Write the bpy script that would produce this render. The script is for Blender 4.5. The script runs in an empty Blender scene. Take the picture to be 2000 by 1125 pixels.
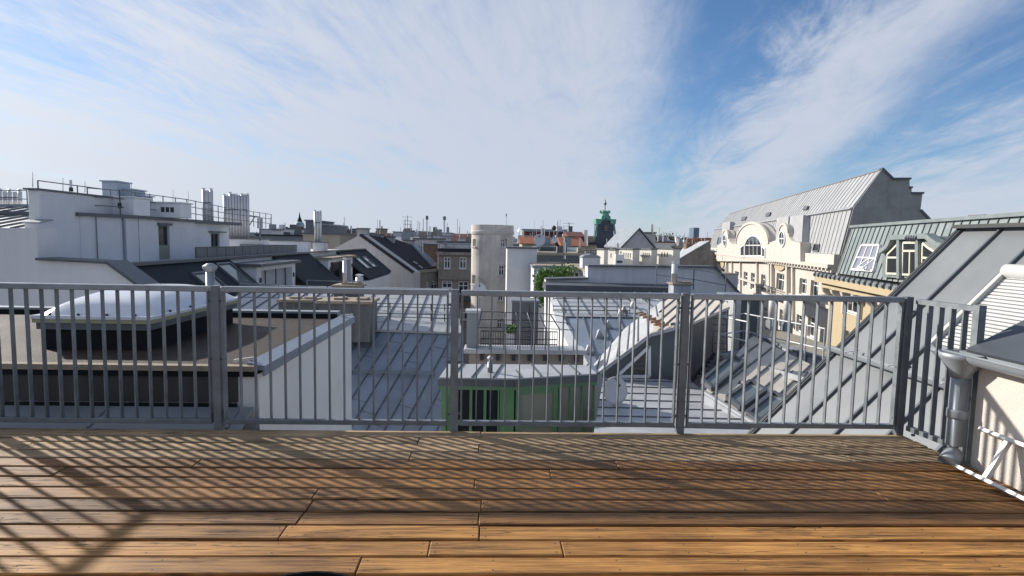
import bpy, bmesh, math, random
from mathutils import Vector as V, Matrix
random.seed(7)
S = bpy.context.scene
COL = S.collection
R = math.radians
# ------------------------------------------------------------------ camera
CAM = V((0, 0, 1.41)); FPX = 1100.0
YAW, PITCH, ROLL = R(2.0), R(4.8), R(1.1)
f0 = V((math.sin(YAW), math.cos(YAW), 0)); r0 = V((math.cos(YAW), -math.sin(YAW), 0)); Z = V((0, 0, 1))
FW = f0*math.cos(PITCH) - Z*math.sin(PITCH)
U0 = f0*math.sin(PITCH) + Z*math.cos(PITCH)
RT = r0*math.cos(ROLL) + U0*math.sin(ROLL)
UP = U0*math.cos(ROLL) - r0*math.sin(ROLL)
cd = bpy.data.cameras.new('camera'); cam = bpy.data.objects.new('camera', cd); COL.objects.link(cam)
cd.sensor_width = 36; cd.lens = 36*FPX/2000; cd.clip_start = .05; cd.clip_end = 20000
m3 = Matrix((RT, UP, -FW)).transposed(); cam.matrix_world = Matrix.Translation(CAM) @ m3.to_4x4()
S.camera = cam
# ------------------------------------------------------------------ sky, sun, exposure
SUN_AZ, SUN_EL = R(-57), R(24)          # azimuth from +Y towards +X
SD = V((math.sin(SUN_AZ)*math.cos(SUN_EL), math.cos(SUN_AZ)*math.cos(SUN_EL), math.sin(SUN_EL)))
W = bpy.data.worlds.new('World'); S.world = W; W.use_nodes = True
nt = W.node_tree; nt.nodes.clear()
def N(t, **k):
    n = nt.nodes.new(t)
    for a, b in k.items(): setattr(n, a, b)
    return n
def L(a, b): nt.links.new(a, b)
def math_(op, a, b=None, c=None, clamp=False):
    n = N('ShaderNodeMath', operation=op); n.use_clamp = clamp
    for i, v in enumerate((a, b, c)):
        if v is None: continue
        if isinstance(v, (int, float)): n.inputs[i].default_value = v
        else: L(v, n.inputs[i])
    return n.outputs[0]
sky = N('ShaderNodeTexSky', sky_type='NISHITA'); sky.sun_disc = False
sky.sun_elevation = SUN_EL; sky.sun_rotation = SUN_AZ; sky.air_density = 1.0; sky.dust_density = .15; sky.ozone_density = 2.5
tc = N('ShaderNodeTexCoord'); sep = N('ShaderNodeSeparateXYZ'); L(tc.outputs['Generated'], sep.inputs[0])
zz = math_('ADD', math_('MAXIMUM', sep.outputs[2], 0.0), .13)
cx = math_('DIVIDE', sep.outputs[0], zz); cy = math_('DIVIDE', sep.outputs[1], zz)
WA = R(11)                                # the wind direction the cirrus is drawn out along
ca, sa = math.cos(WA), math.sin(WA)
q = math_('SUBTRACT', math_('MULTIPLY', cx, ca), math_('MULTIPLY', cy, sa))
s = math_('ADD', math_('MULTIPLY', cx, sa), math_('MULTIPLY', cy, ca))
def noise(qs, ss, det, rough, dist=0., off=0.):
    cb = N('ShaderNodeCombineXYZ'); L(math_('MULTIPLY', q, qs), cb.inputs[0]); L(math_('MULTIPLY', s, ss), cb.inputs[1]); cb.inputs[2].default_value = off
    n = N('ShaderNodeTexNoise'); n.inputs['Scale'].default_value = 1; n.inputs['Detail'].default_value = det
    n.inputs['Roughness'].default_value = rough; n.inputs['Distortion'].default_value = dist; L(cb.outputs[0], n.inputs['Vector'])
    return n.outputs['Fac']
n1 = noise(.85, .26, 7, .56, .9, 3.1)
n2 = noise(3.2, .8, 9, .66, 1.6, 9.7)
n3 = noise(.5, .3, 3, .5, .4, 21.3)
n4 = noise(6.5, 2.2, 8, .7, 2.2, 5.2)
qd = math_('ADD', q, math_('ADD', math_('MULTIPLY', math_('SUBTRACT', n3, .5), 1.0), math_('MULTIPLY', math_('SUBTRACT', n2, .5), .55)))
qn = N('ShaderNodeMapRange'); L(qd, qn.inputs[0]); qn.inputs[1].default_value = -4; qn.inputs[2].default_value = 4
rp_ = N('ShaderNodeValToRGB'); L(qn.outputs[0], rp_.inputs[0]); cr = rp_.color_ramp; cr.interpolation = 'B_SPLINE'
stops = [(-4, .9), (-2.9, 1.0), (-2.25, .62), (-1.6, .86), (-.9, .95), (-.1, .85), (.14, .62), (.36, .10), (.62, .05), (.86, .62), (1.08, .85), (1.32, .55), (1.52, .12), (1.75, .3), (2.1, .8), (2.6, .5), (3.4, .75)]
while len(cr.elements) > 1: cr.elements.remove(cr.elements[0])
for i, (p_, v_) in enumerate(stops):
    e_ = cr.elements[0] if i == 0 else cr.elements.new((p_+4)/8)
    e_.position = (p_+4)/8; e_.color = (v_, v_, v_, 1)
cov = math_('ADD', math_('MULTIPLY', rp_.outputs[0], .60), math_('ADD', math_('MULTIPLY', n1, .85), math_('ADD', math_('MULTIPLY', n2, .70), math_('MULTIPLY', n4, .30))))
lowb = math_('POWER', math_('SUBTRACT', 1., math_('MINIMUM', math_('MAXIMUM', sep.outputs[2], 0.), 1.)), 6.)
n5 = noise(1.1, 1.6, 8, .62, 1.2, 33.)
cov = math_('ADD', cov, math_('MULTIPLY', math_('MULTIPLY', lowb, n5), .68))
mr = N('ShaderNodeMapRange'); mr.interpolation_type = 'SMOOTHSTEP'; L(cov, mr.inputs[0])
mr.inputs[1].default_value = .98; mr.inputs[2].default_value = 1.66; mr.inputs[3].default_value = 0.02; mr.inputs[4].default_value = .95
hz = math_('POWER', math_('SUBTRACT', 1., math_('MINIMUM', math_('MAXIMUM', sep.outputs[2], 0.), 1.)), 13.)   # the sheet is seen through more air near the horizon
cvf = math_('ADD', mr.outputs[0], math_('MULTIPLY', math_('SUBTRACT', 1., mr.outputs[0]), math_('MULTIPLY', hz, .55)))
dt = N('ShaderNodeVectorMath', operation='DOT_PRODUCT'); L(tc.outputs['Generated'], dt.inputs[0]); dt.inputs[1].default_value = SD
glow = math_('POWER', math_('MAXIMUM', dt.outputs['Value'], 0.), 7.)
cl = N('ShaderNodeMix', data_type='RGBA'); L(glow, cl.inputs[0])
cl.inputs[6].default_value = (5.4, 5.9, 6.9, 1); cl.inputs[7].default_value = (8.6, 8.7, 9.0, 1)
tint = N('ShaderNodeMix', data_type='RGBA', blend_type='MULTIPLY'); tint.inputs[0].default_value = 1; L(sky.outputs[0], tint.inputs[6]); tint.inputs[7].default_value = (.70, .93, 1.16, 1)
mx = N('ShaderNodeMix', data_type='RGBA'); L(cvf, mx.inputs[0]); L(tint.outputs[2], mx.inputs[6]); L(cl.outputs[2], mx.inputs[7])
bg = N('ShaderNodeBackground'); bg.inputs[1].default_value = .085; L(mx.outputs[2], bg.inputs[0])
wo = N('ShaderNodeOutputWorld'); L(bg.outputs[0], wo.inputs[0])
sl = bpy.data.lights.new('sun', 'SUN'); sl.energy = 5.0; sl.angle = R(.9); sl.color = (1, .94, .85)
so = bpy.data.objects.new('sun', sl); COL.objects.link(so); so.location = (-30, 20, 30)
so.rotation_euler = SD.to_track_quat('Z', 'Y').to_euler()
vs = S.view_settings; vs.view_transform = 'Standard'; vs.look = 'None'; vs.exposure = 0.36; vs.gamma = 1; vs.use_curve_mapping = False
S.render.engine = 'CYCLES'
# ------------------------------------------------------------------ projection helpers (pixel of the 2000x1125 photo -> point in the place)
def ray(px, py): return FW + RT*((px-1000)/FPX) - UP*((py-562.5)/FPX)
def P(px, py, Y): d = ray(px, py); return CAM + d*(Y/d.y)
def PZ(px, py, z): d = ray(px, py); return CAM + d*((z-CAM.z)/d.z)
def PX(px, py, X): d = ray(px, py); return CAM + d*(X/d.x)
def PL(px, py, pl): o, n = pl; d = ray(px, py); return CAM + d*((o-CAM).dot(n)/d.dot(n))
def proj(p): q_ = p-CAM; w = q_.dot(FW); return (1000+FPX*q_.dot(RT)/w, 562.5-FPX*q_.dot(UP)/w)
def plane3(a, b, c): return (a, (b-a).cross(c-a).normalized())
def vplane(a, th): return (a, V((math.cos(th), -math.sin(th), 0)))     # vertical plane through a, running in azimuth th
def along(p, d, px):                                                    # slide p along d until it shows at column px
    lo, hi = 0., 300.
    a = proj(p)[0] < px
    for _ in range(60):
        m_ = (lo+hi)/2
        if (proj(p+d*m_)[0] < px) == a: lo = m_
        else: hi = m_
    return lo
# ------------------------------------------------------------------ materials
MATS = {}
def mat(name, col, rough=.7, metal=0., var=.12, scale=2., bump=.0, bscale=30., streak=0., orand=.0, spec=.5, stain=None, stain_amt=0., stain_scale=1.2):
    if name in MATS: return MATS[name]
    m = bpy.data.materials.new(name); m.use_nodes = True; t = m.node_tree; b = t.nodes['Principled BSDF']
    ln = t.links.new; nn = t.nodes.new
    tcn = nn('ShaderNodeTexCoord'); oi = nn('ShaderNodeObjectInfo')
    va = nn('ShaderNodeVectorMath'); va.operation = 'MULTIPLY_ADD'; cb = nn('ShaderNodeCombineXYZ')
    ln(oi.outputs['Random'], cb.inputs[0]); ln(oi.outputs['Random'], cb.inputs[1])
    ln(cb.outputs[0], va.inputs[0]); va.inputs[1].default_value = (37, 53, 0); ln(tcn.outputs['Object'], va.inputs[2])
    n = nn('ShaderNodeTexNoise'); n.inputs['Scale'].default_value = scale; n.inputs['Detail'].default_value = 6; n.inputs['Roughness'].default_value = .6
    ln(va.outputs[0], n.inputs['Vector'])
    mrn = nn('ShaderNodeMapRange'); ln(n.outputs['Fac'], mrn.inputs[0]); mrn.inputs[1].default_value = .3; mrn.inputs[2].default_value = .7
    mrn.inputs[3].default_value = 1-var; mrn.inputs[4].default_value = 1+var
    val = mrn.outputs[0]
    def mul(a, bb):
        k = nn('ShaderNodeMath'); k.operation = 'MULTIPLY'; ln(a, k.inputs[0]); ln(bb, k.inputs[1]); return k.outputs[0]
    if streak:
        mp = nn('ShaderNodeMapping'); mp.inputs['Scale'].default_value = (5, 5, .35); ln(va.outputs[0], mp.inputs[0])
        n2_ = nn('ShaderNodeTexNoise'); n2_.inputs['Scale'].default_value = 1.; n2_.inputs['Detail'].default_value = 5; ln(mp.outputs[0], n2_.inputs['Vector'])
        m2 = nn('ShaderNodeMapRange'); ln(n2_.outputs['Fac'], m2.inputs[0]); m2.inputs[1].default_value = .35; m2.inputs[2].default_value = .65
        m2.inputs[3].default_value = 1-streak; m2.inputs[4].default_value = 1.; val = mul(val, m2.outputs[0])
    if orand:
        m4 = nn('ShaderNodeMapRange'); ln(oi.outputs['Random'], m4.inputs[0]); m4.inputs[3].default_value = 1-orand; m4.inputs[4].default_value = 1+orand
        val = mul(val, m4.outputs[0])
    src = None
    if stain:
        ns = nn('ShaderNodeTexNoise'); ns.inputs['Scale'].default_value = stain_scale; ns.inputs['Detail'].default_value = 9; ns.inputs['Roughness'].default_value = .65; ns.inputs['Distortion'].default_value = .6
        ln(va.outputs[0], ns.inputs['Vector'])
        ms = nn('ShaderNodeMapRange'); ln(ns.outputs['Fac'], ms.inputs[0]); ms.inputs[1].default_value = .5; ms.inputs[2].default_value = .66; ms.inputs[4].default_value = stain_amt
        mc = nn('ShaderNodeMix'); mc.data_type = 'RGBA'; ln(ms.outputs[0], mc.inputs[0]); mc.inputs[6].default_value = (*col, 1); mc.inputs[7].default_value = (*stain, 1)
        src = mc.outputs[2]
    vm = nn('ShaderNodeVectorMath'); vm.operation = 'SCALE'
    if src: ln(src, vm.inputs[0])
    else: vm.inputs[0].default_value = col
    ln(val, vm.inputs['Scale']); ln(vm.outputs[0], b.inputs['Base Color'])
    rr = nn('ShaderNodeMapRange'); ln(n.outputs['Fac'], rr.inputs[0]); rr.inputs[1].default_value = .3; rr.inputs[2].default_value = .7
    rr.inputs[3].default_value = max(.03, rough-.08); rr.inputs[4].default_value = min(1, rough+.08); ln(rr.outputs[0], b.inputs['Roughness'])
    b.inputs['Metallic'].default_value = metal; b.inputs['Specular IOR Level'].default_value = spec
    if bump:
        nb = nn('ShaderNodeTexNoise'); nb.inputs['Scale'].default_value = bscale; nb.inputs['Detail'].default_value = 4; ln(va.outputs[0], nb.inputs['Vector'])
        bp = nn('ShaderNodeBump'); bp.inputs['Strength'].default_value = bump; bp.inputs['Distance'].default_value = .02
        ln(nb.outputs['Fac'], bp.inputs['Height']); ln(bp.outputs[0], b.inputs['Normal'])
    MATS[name] = m; return m
def wood(name, dark, light, weather):
    m = bpy.data.materials.new(name); m.use_nodes = True; t = m.node_tree; b = t.nodes['Principled BSDF']; ln = t.links.new; nn = t.nodes.new
    tcn = nn('ShaderNodeTexCoord'); oi = nn('ShaderNodeObjectInfo'); cb = nn('ShaderNodeCombineXYZ')
    ln(oi.outputs['Random'], cb.inputs[0]); ln(oi.outputs['Random'], cb.inputs[1])
    va = nn('ShaderNodeVectorMath'); va.operation = 'MULTIPLY_ADD'; ln(cb.outputs[0], va.inputs[0]); va.inputs[1].default_value = (91, 47, 0); ln(tcn.outputs['Object'], va.inputs[2])
    def nz(sc, scale=1., det=6, rough=.6, dist=0.):
        mp = nn('ShaderNodeMapping'); mp.inputs['Scale'].default_value = sc; ln(va.outputs[0], mp.inputs[0])
        n = nn('ShaderNodeTexNoise'); n.inputs['Scale'].default_value = scale; n.inputs['Detail'].default_value = det; n.inputs['Roughness'].default_value = rough; n.inputs['Distortion'].default_value = dist
        ln(mp.outputs[0], n.inputs['Vector']); return n.outputs['Fac']
    def rng(x, a, bb, c, d):
        k = nn('ShaderNodeMapRange'); ln(x, k.inputs[0])
        for i, v in enumerate((a, bb, c, d)): k.inputs[i+1].default_value = v
        return k.outputs[0]
    def mth(op, a, bb):
        k = nn('ShaderNodeMath'); k.operation = op
        for i, v in enumerate((a, bb)):
            if isinstance(v, (int, float)): k.inputs[i].default_value = v
            else: ln(v, k.inputs[i])
        return k.outputs[0]
    grain = nz((1.6, 30, 30), 1, 7, .65, 1.1); broad = nz((.9, 4, 4), 1, 4, .6, .8); fine = nz((5, 140, 140), 1, 3, .6)
    crk = nz((.8, 26, 26), 1, 3, .5, 2.2)
    ck = nn('ShaderNodeMath'); ck.operation = 'ABSOLUTE'; ln(mth('SUBTRACT', crk, .5), ck.inputs[0]); crack = rng(ck.outputs[0], 0, .020, 1, 0)
    gate = rng(nz((1.1, 9, 9), 1, 2, .5), .47, .56, 0, 1); crack = mth('MULTIPLY', crack, gate)
    mp = nn('ShaderNodeMapping'); mp.inputs['Scale'].default_value = (1.15, 6.3, .0); ln(va.outputs[0], mp.inputs[0])
    vo = nn('ShaderNodeTexVoronoi'); vo.inputs['Scale'].default_value = 1; ln(mp.outputs[0], vo.inputs['Vector'])
    knot = rng(vo.outputs['Distance'], .05, .2, 1, 0)
    ring = nn('ShaderNodeMath'); ring.operation = 'SINE'; ln(mth('MULTIPLY', vo.outputs['Distance'], 60), ring.inputs[0])
    rg = mth('MULTIPLY', mth('MULTIPLY', ring.outputs[0], rng(vo.outputs['Distance'], .08, .34, 1, 0)), .12)
    fac = mth('ADD', mth('ADD', mth('MULTIPLY', grain, .65), mth('MULTIPLY', broad, .5)), mth('ADD', mth('MULTIPLY', fine, .22), rg))
    fac = rng(fac, .52, .90, 0, 1)
    mc = nn('ShaderNodeMix'); mc.data_type = 'RGBA'; ln(fac, mc.inputs[0]); mc.inputs[6].default_value = (*dark, 1); mc.inputs[7].default_value = (*light, 1)
    dk = mth('SUBTRACT', 1., mth('MULTIPLY', knot, .38)); dk = mth('MULTIPLY', dk, mth('SUBTRACT', 1., mth('MULTIPLY', crack, .75)))
    dk = mth('MULTIPLY', dk, rng(oi.outputs['Random'], 0, 1, .74, 1.16)); dk = mth('MULTIPLY', dk, rng(nz((1.3, 2.2, 2.2), 1, 6, .65, .5), .36, .62, .70, 1.08)); dk = mth('MULTIPLY', dk, rng(nz((.7, 60, 60), 1, 5, .7, .4), .30, .52, .62, 1.))
    vm = nn('ShaderNodeVectorMath'); vm.operation = 'SCALE'; ln(mc.outputs[2], vm.inputs[0]); ln(dk, vm.inputs['Scale'])
    ln(vm.outputs[0], b.inputs['Base Color']); b.inputs['Roughness'].default_value = .62 if not weather else .8; b.inputs['Specular IOR Level'].default_value = .4
    hh = mth('SUBTRACT', mth('ADD', mth('MULTIPLY', grain, .8), mth('MULTIPLY', fine, .3)), crack)
    bp = nn('ShaderNodeBump'); bp.inputs['Strength'].default_value = .9; bp.inputs['Distance'].default_value = .008; ln(hh, bp.inputs['Height']); ln(bp.outputs[0], b.inputs['Normal'])
    return m
def glass(name, col=(.025, .03, .035), rough=.06):
    m = bpy.data.materials.new(name); m.use_nodes = True; b = m.node_tree.nodes['Principled BSDF']
    b.inputs['Base Color'].default_value = (*col, 1); b.inputs['Roughness'].default_value = rough; b.inputs['Specular IOR Level'].default_value = .8
    return m
M_WOOD = wood('deck_wood_brown', (.19, .076, .017), (.74, .37, .10), False)
M_WOODM = wood('deck_wood_dark', (.11, .043, .011), (.50, .245, .075), False)  # darker brown boards for the middle rows
M_WOODG = wood('deck_wood_weathered', (.30, .195, .105), (.68, .48, .28), True)
M_GALV = mat('galvanised_steel', (.185, .205, .222), .5, .35, .22, 9, .06, 60, orand=.14)
M_GALVH = mat('galvanised_handrail', (.30, .32, .34), .34, .6, .15, 9, .04, 60)  # lighter copy of the steel: the rail's bright sky edge is partly colour
M_CLADD = mat('dark_brown_cladding', (.060, .056, .054), .7, 0, .35, 1.1, .1, 20, streak=.4)
M_ZINC = mat('zinc_sheet', (.25, .275, .30), .48, .35, .12, 1.5, .03, 8, orand=.05)
M_ZINCD = mat('dark_zinc', (.105, .118, .132), .5, .3, .14, 1.3, .03, 8, orand=.05)
M_ZINCL = mat('light_zinc', (.43, .44, .455), .5, .2, .18, .9, .06, 5, orand=.08, stain=(.30, .31, .325), stain_amt=.65, stain_scale=.9)  # blotches mix stains with lit patches put into the colour
M_BLUEROOF = mat('blue_grey_zinc', (.21, .25, .31), .45, .3, .16, 1.1, .06, 4, orand=.09, stain=(.16, .185, .215), stain_amt=.6, stain_scale=.8)  # blotches carry the sheet's patchy light as well as stains
M_ROOFG = mat('smooth_grey_sheet', (.225, .238, .245), .45, .25, .10, .8, .02, 6, orand=.05)
M_WARMW = mat('warm_white_wall', (.84, .81, .77), .9, 0, .05, 1.2, .2, 80, stain=(.62, .60, .56), stain_amt=.4, stain_scale=1.0)
M_SEAM = mat('seam_shadow', (.13, .145, .16), .5, .4)  # rib tone darkened to stand for the shadow along each seam
M_WHITE = mat('white_render', (.66, .66, .67), .9, 0, .05, .7, .12, 60, streak=.04, stain=(.55, .55, .55), stain_amt=.4, stain_scale=.35)
M_WALLC = mat('cream_textured_render', (.66, .61, .55), .92, 0, .05, 2, .5, 160, stain=(.5, .46, .42), stain_amt=.35)
M_WHITEP = mat('white_paint', (.74, .74, .74), .5, 0, .05, 3)
M_PLASTIC = mat('opal_acrylic', (.72, .73, .76), .14, 0, .05, 3, spec=.6, stain=(.60, .60, .60), stain_amt=.45, stain_scale=2.2)
M_BITUMEN = mat('bitumen_felt', (.036, .025, .019), .66, 0, .35, 1.4, .5, 90, spec=.22, stain=(.066, .047, .036), stain_amt=.85)
M_BLACK = mat('black_membrane', (.014, .015, .017), .85, 0, .3, 3, .1, spec=.15)
M_SLATE = mat('dark_roof_tile', (.030, .034, .042), .8, 0, .3, 5, .35, 26, spec=.2)
M_SLATE2 = mat('brown_black_roof_tile', (.038, .036, .042), .85, 0, .3, 4, .4, 22, spec=.2)
M_BEIGE = mat('old_beige_render', (.33, .29, .25), .95, 0, .14, .5, .2, 30, streak=.22, stain=(.20, .18, .165), stain_amt=.8, stain_scale=.6)
M_TOWER = mat('weathered_tower_render', (.60, .56, .51), .95, 0, .12, .6, .2, 20, streak=.14, stain=(.33, .31, .29), stain_amt=.8, stain_scale=.42)
M_CREAM = mat('cream_stucco', (.555, .515, .465), .9, 0, .06, .3, .08, 10, streak=.10, stain=(.50, .45, .40), stain_amt=.5, stain_scale=.25)
M_YELLOW = mat('yellow_stucco', (.44, .36, .235), .9, 0, .06, .4, .08, 10, streak=.06)
M_GREYW = mat('grey_blue_render', (.40, .42, .46), .9, 0, .06, .5, .1, 30, streak=.14)
M_GREYL = mat('light_grey_render', (.60, .61, .645), .9, 0, .06, .5, .1, 30, streak=.10)
M_DKGREYW = mat('grey_cement_render', (.30, .30, .29), .95, 0, .12, .5, .25, 12, streak=.08, stain=(.22, .22, .21), stain_amt=.6)
M_PATINA = mat('copper_patina', (.13, .32, .255), .7, .1, .25, 3)
M_PATINAG = mat('grey_green_zinc', (.23, .265, .265), .5, .3, .1, .8, .02, 8, orand=.05)
M_GREEN = mat('green_paint', (.10, .205, .105), .5, 0, .12, 4, .05, 50)
M_TILE = mat('red_roof_tile', (.26, .085, .04), .85, 0, .3, 3, .5, 18)
M_TILED = mat('dark_red_roof_tile', (.12, .04, .032), .85, 0, .3, 3, .5, 18)
M_BRICK = mat('brown_brick_wall', (.19, .13, .10), .95, 0, .3, 4, .4, 20)
M_STEEL = mat('stainless_flue', (.58, .58, .60), .33, .75, .08, 3)
M_PIPE = mat('white_flue_pipe', (.62, .61, .61), .4, .15, .08, 3)
M_DARK = mat('dark_fitting', (.035, .037, .04), .6)
M_ALU = mat('aluminium', (.62, .61, .60), .4, .35, .05, 4)
M_STONE = mat('weathered_stone_cap', (.30, .25, .19), .95, 0, .25, 6, .4, 40)
M_GRAVEL = mat('gravel_roof', (.33, .29, .22), .95, 0, .35, 14, .8, 60)
M_TAN = mat('sunlit_tan_sheet', (.57, .52, .44), .55, .15, .12, 1.5, .03, 8, orand=.08)  # tan raised in tone, so the look of full sun is in the colour
M_SHUT = mat('white_shutter_slats', (.50, .50, .485), .45, 0, .04, 3)
M_LEAF = mat('ivy_leaf', (.10, .19, .035), .6, 0, .4, 9)
M_TREE = mat('tree_leaf', (.045, .075, .03), .7, 0, .4, 2)
M_RUST = mat('rusty_steel', (.28, .13, .07), .85, 0, .3, 12)
M_TERRA = mat('terracotta_pot', (.36, .17, .10), .85, 0, .25, 6)
M_MESH = mat('perforated_panel', (.155, .165, .185), .5, .3, .08, 5)
M_DISH = mat('dish_white', (.55, .56, .58), .5, 0, .05, 4)
M_GROUND = mat('asphalt', (.06, .06, .06), .9, 0, .2, .3)
M_HILL = mat('far_hill', (.16, .22, .27), 1, 0, .15, .002)
G_WIN = glass('window_glass'); G_SKY = glass('roof_window_glass', (.15, .175, .17), .08); G_DIRTY = glass('dirty_glass', (.20, .21, .165), .35)
# ------------------------------------------------------------------ mesh helpers
WL = {}
def tag(o, label=None, cat=None, group=None, kind=None):
    if label: o['label'] = label
    if cat: o['category'] = cat
    if group: o['group'] = group
    if kind: o['kind'] = kind
    return o
def thing(name, label, cat, loc, group=None):
    o = bpy.data.objects.new(name, None); COL.objects.link(o); o.location = loc; o.empty_display_size = .2
    WL[o] = V(loc); return tag(o, label, cat, group)
class B:
    def __init__(s): s.v = []; s.f = []
    def add(s, vs, fs):
        k = len(s.v); s.v += [V(x) for x in vs]; s.f += [[i+k for i in f] for f in fs]; return s
    def box(s, o, a, b, c):
        o, a, b, c = V(o), V(a), V(b), V(c)
        return s.add([o, o+a, o+a+b, o+b, o+c, o+a+c, o+a+b+c, o+b+c], [[3, 2, 1, 0], [4, 5, 6, 7], [0, 1, 5, 4], [1, 2, 6, 5], [2, 3, 7, 6], [3, 0, 4, 7]])
    def aabb(s, x0, x1, y0, y1, z0, z1): return s.box((x0, y0, z0), (x1-x0, 0, 0), (0, y1-y0, 0), (0, 0, z1-z0))
    def bar(s, p0, p1, w, h, up=Z):
        p0, p1 = V(p0), V(p1); d = (p1-p0).normalized(); sd = d.cross(V(up))
        if sd.length < 1e-4: sd = d.cross(V((1, 0, 0)))
        sd.normalize(); u = sd.cross(d).normalized()
        return s.box(p0-sd*(w/2)-u*(h/2), p1-p0, sd*w, u*h)
    def prism(s, pts, vec):
        n = len(pts); vec = V(vec); pts = [V(p) for p in pts]
        return s.add(pts+[p+vec for p in pts], [list(range(n))[::-1], [i+n for i in range(n)]]+[[i, (i+1) % n, (i+1) % n+n, i+n] for i in range(n)])
    def tube(s, path, r, n=8, caps=True):
        path = [V(p) for p in path]; rs = r if isinstance(r, (list, tuple)) else [r]*len(path); rings = []
        for i, p in enumerate(path):
            d = (path[min(i+1, len(path)-1)]-path[max(i-1, 0)]).normalized()
            a = d.cross(Z if abs(d.z) < .95 else V((1, 0, 0))).normalized(); b = a.cross(d)
            rings.append([p+(a*math.cos(2*math.pi*k/n)+b*math.sin(2*math.pi*k/n))*rs[i] for k in range(n)])
        vs = [v for g in rings for v in g]; fs = []
        for i in range(len(path)-1):
            for k in range(n): fs.append([i*n+k, i*n+(k+1) % n, (i+1)*n+(k+1) % n, (i+1)*n+k])
        if caps: fs += [list(range(n))[::-1], [(len(path)-1)*n+k for k in range(n)]]
        return s.add(vs, fs)
    def lathe(s, c, prof, n=16):     # prof: (radius, z)
        return s.tube_z(V(c), prof, n)
    def tube_z(s, c, prof, n):
        vs = [c+V((r*math.cos(2*math.pi*k/n), r*math.sin(2*math.pi*k/n), z)) for r, z in prof for k in range(n)]; fs = []
        for i in range(len(prof)-1):
            for k in range(n): fs.append([i*n+k, i*n+(k+1) % n, (i+1)*n+(k+1) % n, (i+1)*n+k])
        fs += [list(range(n))[::-1], [(len(prof)-1)*n+k for k in range(n)]]
        return s.add(vs, fs)
    def make(s, name, m, parent=None, smooth=False, bevel=0.):
        lo = V([min(v[i] for v in s.v) for i in range(3)]); hi = V([max(v[i] for v in s.v) for i in range(3)])
        org = V(((lo.x+hi.x)/2, (lo.y+hi.y)/2, lo.z))
        me = bpy.data.meshes.new(name); me.from_pydata([v-org for v in s.v], [], s.f)
        bm = bmesh.new(); bm.from_mesh(me); bmesh.ops.recalc_face_normals(bm, faces=bm.faces)
        if bevel: bmesh.ops.bevel(bm, geom=bm.edges[:], offset=bevel, segments=1, affect='EDGES', clamp_overlap=True)
        bm.to_mesh(me); bm.free(); me.materials.append(m)
        if smooth:
            me.polygons.foreach_set('use_smooth', [len(p.vertices) == 4 for p in me.polygons])
        o = bpy.data.objects.new(name, me); COL.objects.link(o)
        if parent is not None: o.parent = parent; o.location = org-WL[parent]
        else: o.location = org
        WL[o] = org; return o
def clip(poly, ax, val, keep_greater):
    out = []
    for i in range(len(poly)):
        p, q_ = poly[i], poly[(i+1) % len(poly)]
        ip = (p[ax] >= val) == keep_greater or p[ax] == val; iq = (q_[ax] >= val) == keep_greater or q_[ax] == val
        if ip: out.append(p)
        if ip != iq:
            t = (val-p[ax])/(q_[ax]-p[ax]); out.append((p[0]+(q_[0]-p[0])*t, p[1]+(q_[1]-p[1])*t))
    return out
def seam_roof(parent, poly, sdir, spacing, m, th=.04, rib=.03, ribw=.022, start=0., name='roof_panel', cross=0., ribm=None):
    """a sheet-metal roof face: one panel per bay, each with its upstanding seam"""
    n = (poly[1]-poly[0]).cross(poly[2]-poly[0]).normalized()
    if n.dot(CAM-poly[0]) < 0: n = -n
    e1 = (sdir-n*sdir.dot(n)).normalized(); e2 = n.cross(e1); o = poly[0]
    p2 = [((p-o).dot(e1), (p-o).dot(e2)) for p in poly]
    b0 = min(p[1] for p in p2); b1 = max(p[1] for p in p2); b = b0+start*spacing
    if start: b -= spacing
    k = 0
    while b < b1-1e-4:
        q_ = clip(clip(p2, 1, b, True), 1, b+spacing, False)
        if len(q_) >= 3 and max(x[0] for x in q_)-min(x[0] for x in q_) > .02:
            bb = B(); pts = [o+e1*x[0]+e2*x[1] for x in q_]; bb.prism([p-n*th for p in pts], n*th)
            lo_b = max(b, b0+1e-3); ln_ = [x[0] for x in clip(clip(p2, 1, lo_b-.001, True), 1, lo_b+.001, False)]
            if ln_ and max(ln_)-min(ln_) > .05:
                A = o+e1*(min(ln_)+.003)+e2*lo_b; Bq = o+e1*(max(ln_)-.003)+e2*lo_b
                bb.box(A-e2*(ribw/2)-n*.01, Bq-A, e2*ribw, n*(rib+.01))
                if cross:
                    t = min(ln_)+cross*(.4+.6*((k*7) % 5)/5)
                    while t < max(ln_)-.1:
                        C_ = o+e1*t+e2*lo_b
                        seg = [x[1] for x in clip(clip(q_, 0, t-.001, True), 0, t+.001, False)]
                        if seg and max(seg)-min(seg) > .1: bb.box(o+e1*t+e2*min(seg)+n*.0, e1*.02, e2*(max(seg)-min(seg)), n*.008)
                        t += cross*1.3
            po = bb.make(name, m, parent); po.data.materials.append(ribm or M_SEAM)
            for fi in range(len(pts)+2, len(po.data.polygons)): po.data.polygons[fi].material_index = 1
        b += spacing; k += 1
def slab(parent, poly, th, m, name='roof'):
    n = (poly[1]-poly[0]).cross(poly[2]-poly[0]).normalized()
    if n.dot(CAM-poly[0]) < 0: n = -n
    return B().prism([p-n*th for p in poly], n*th).make(name, m, parent)
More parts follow.
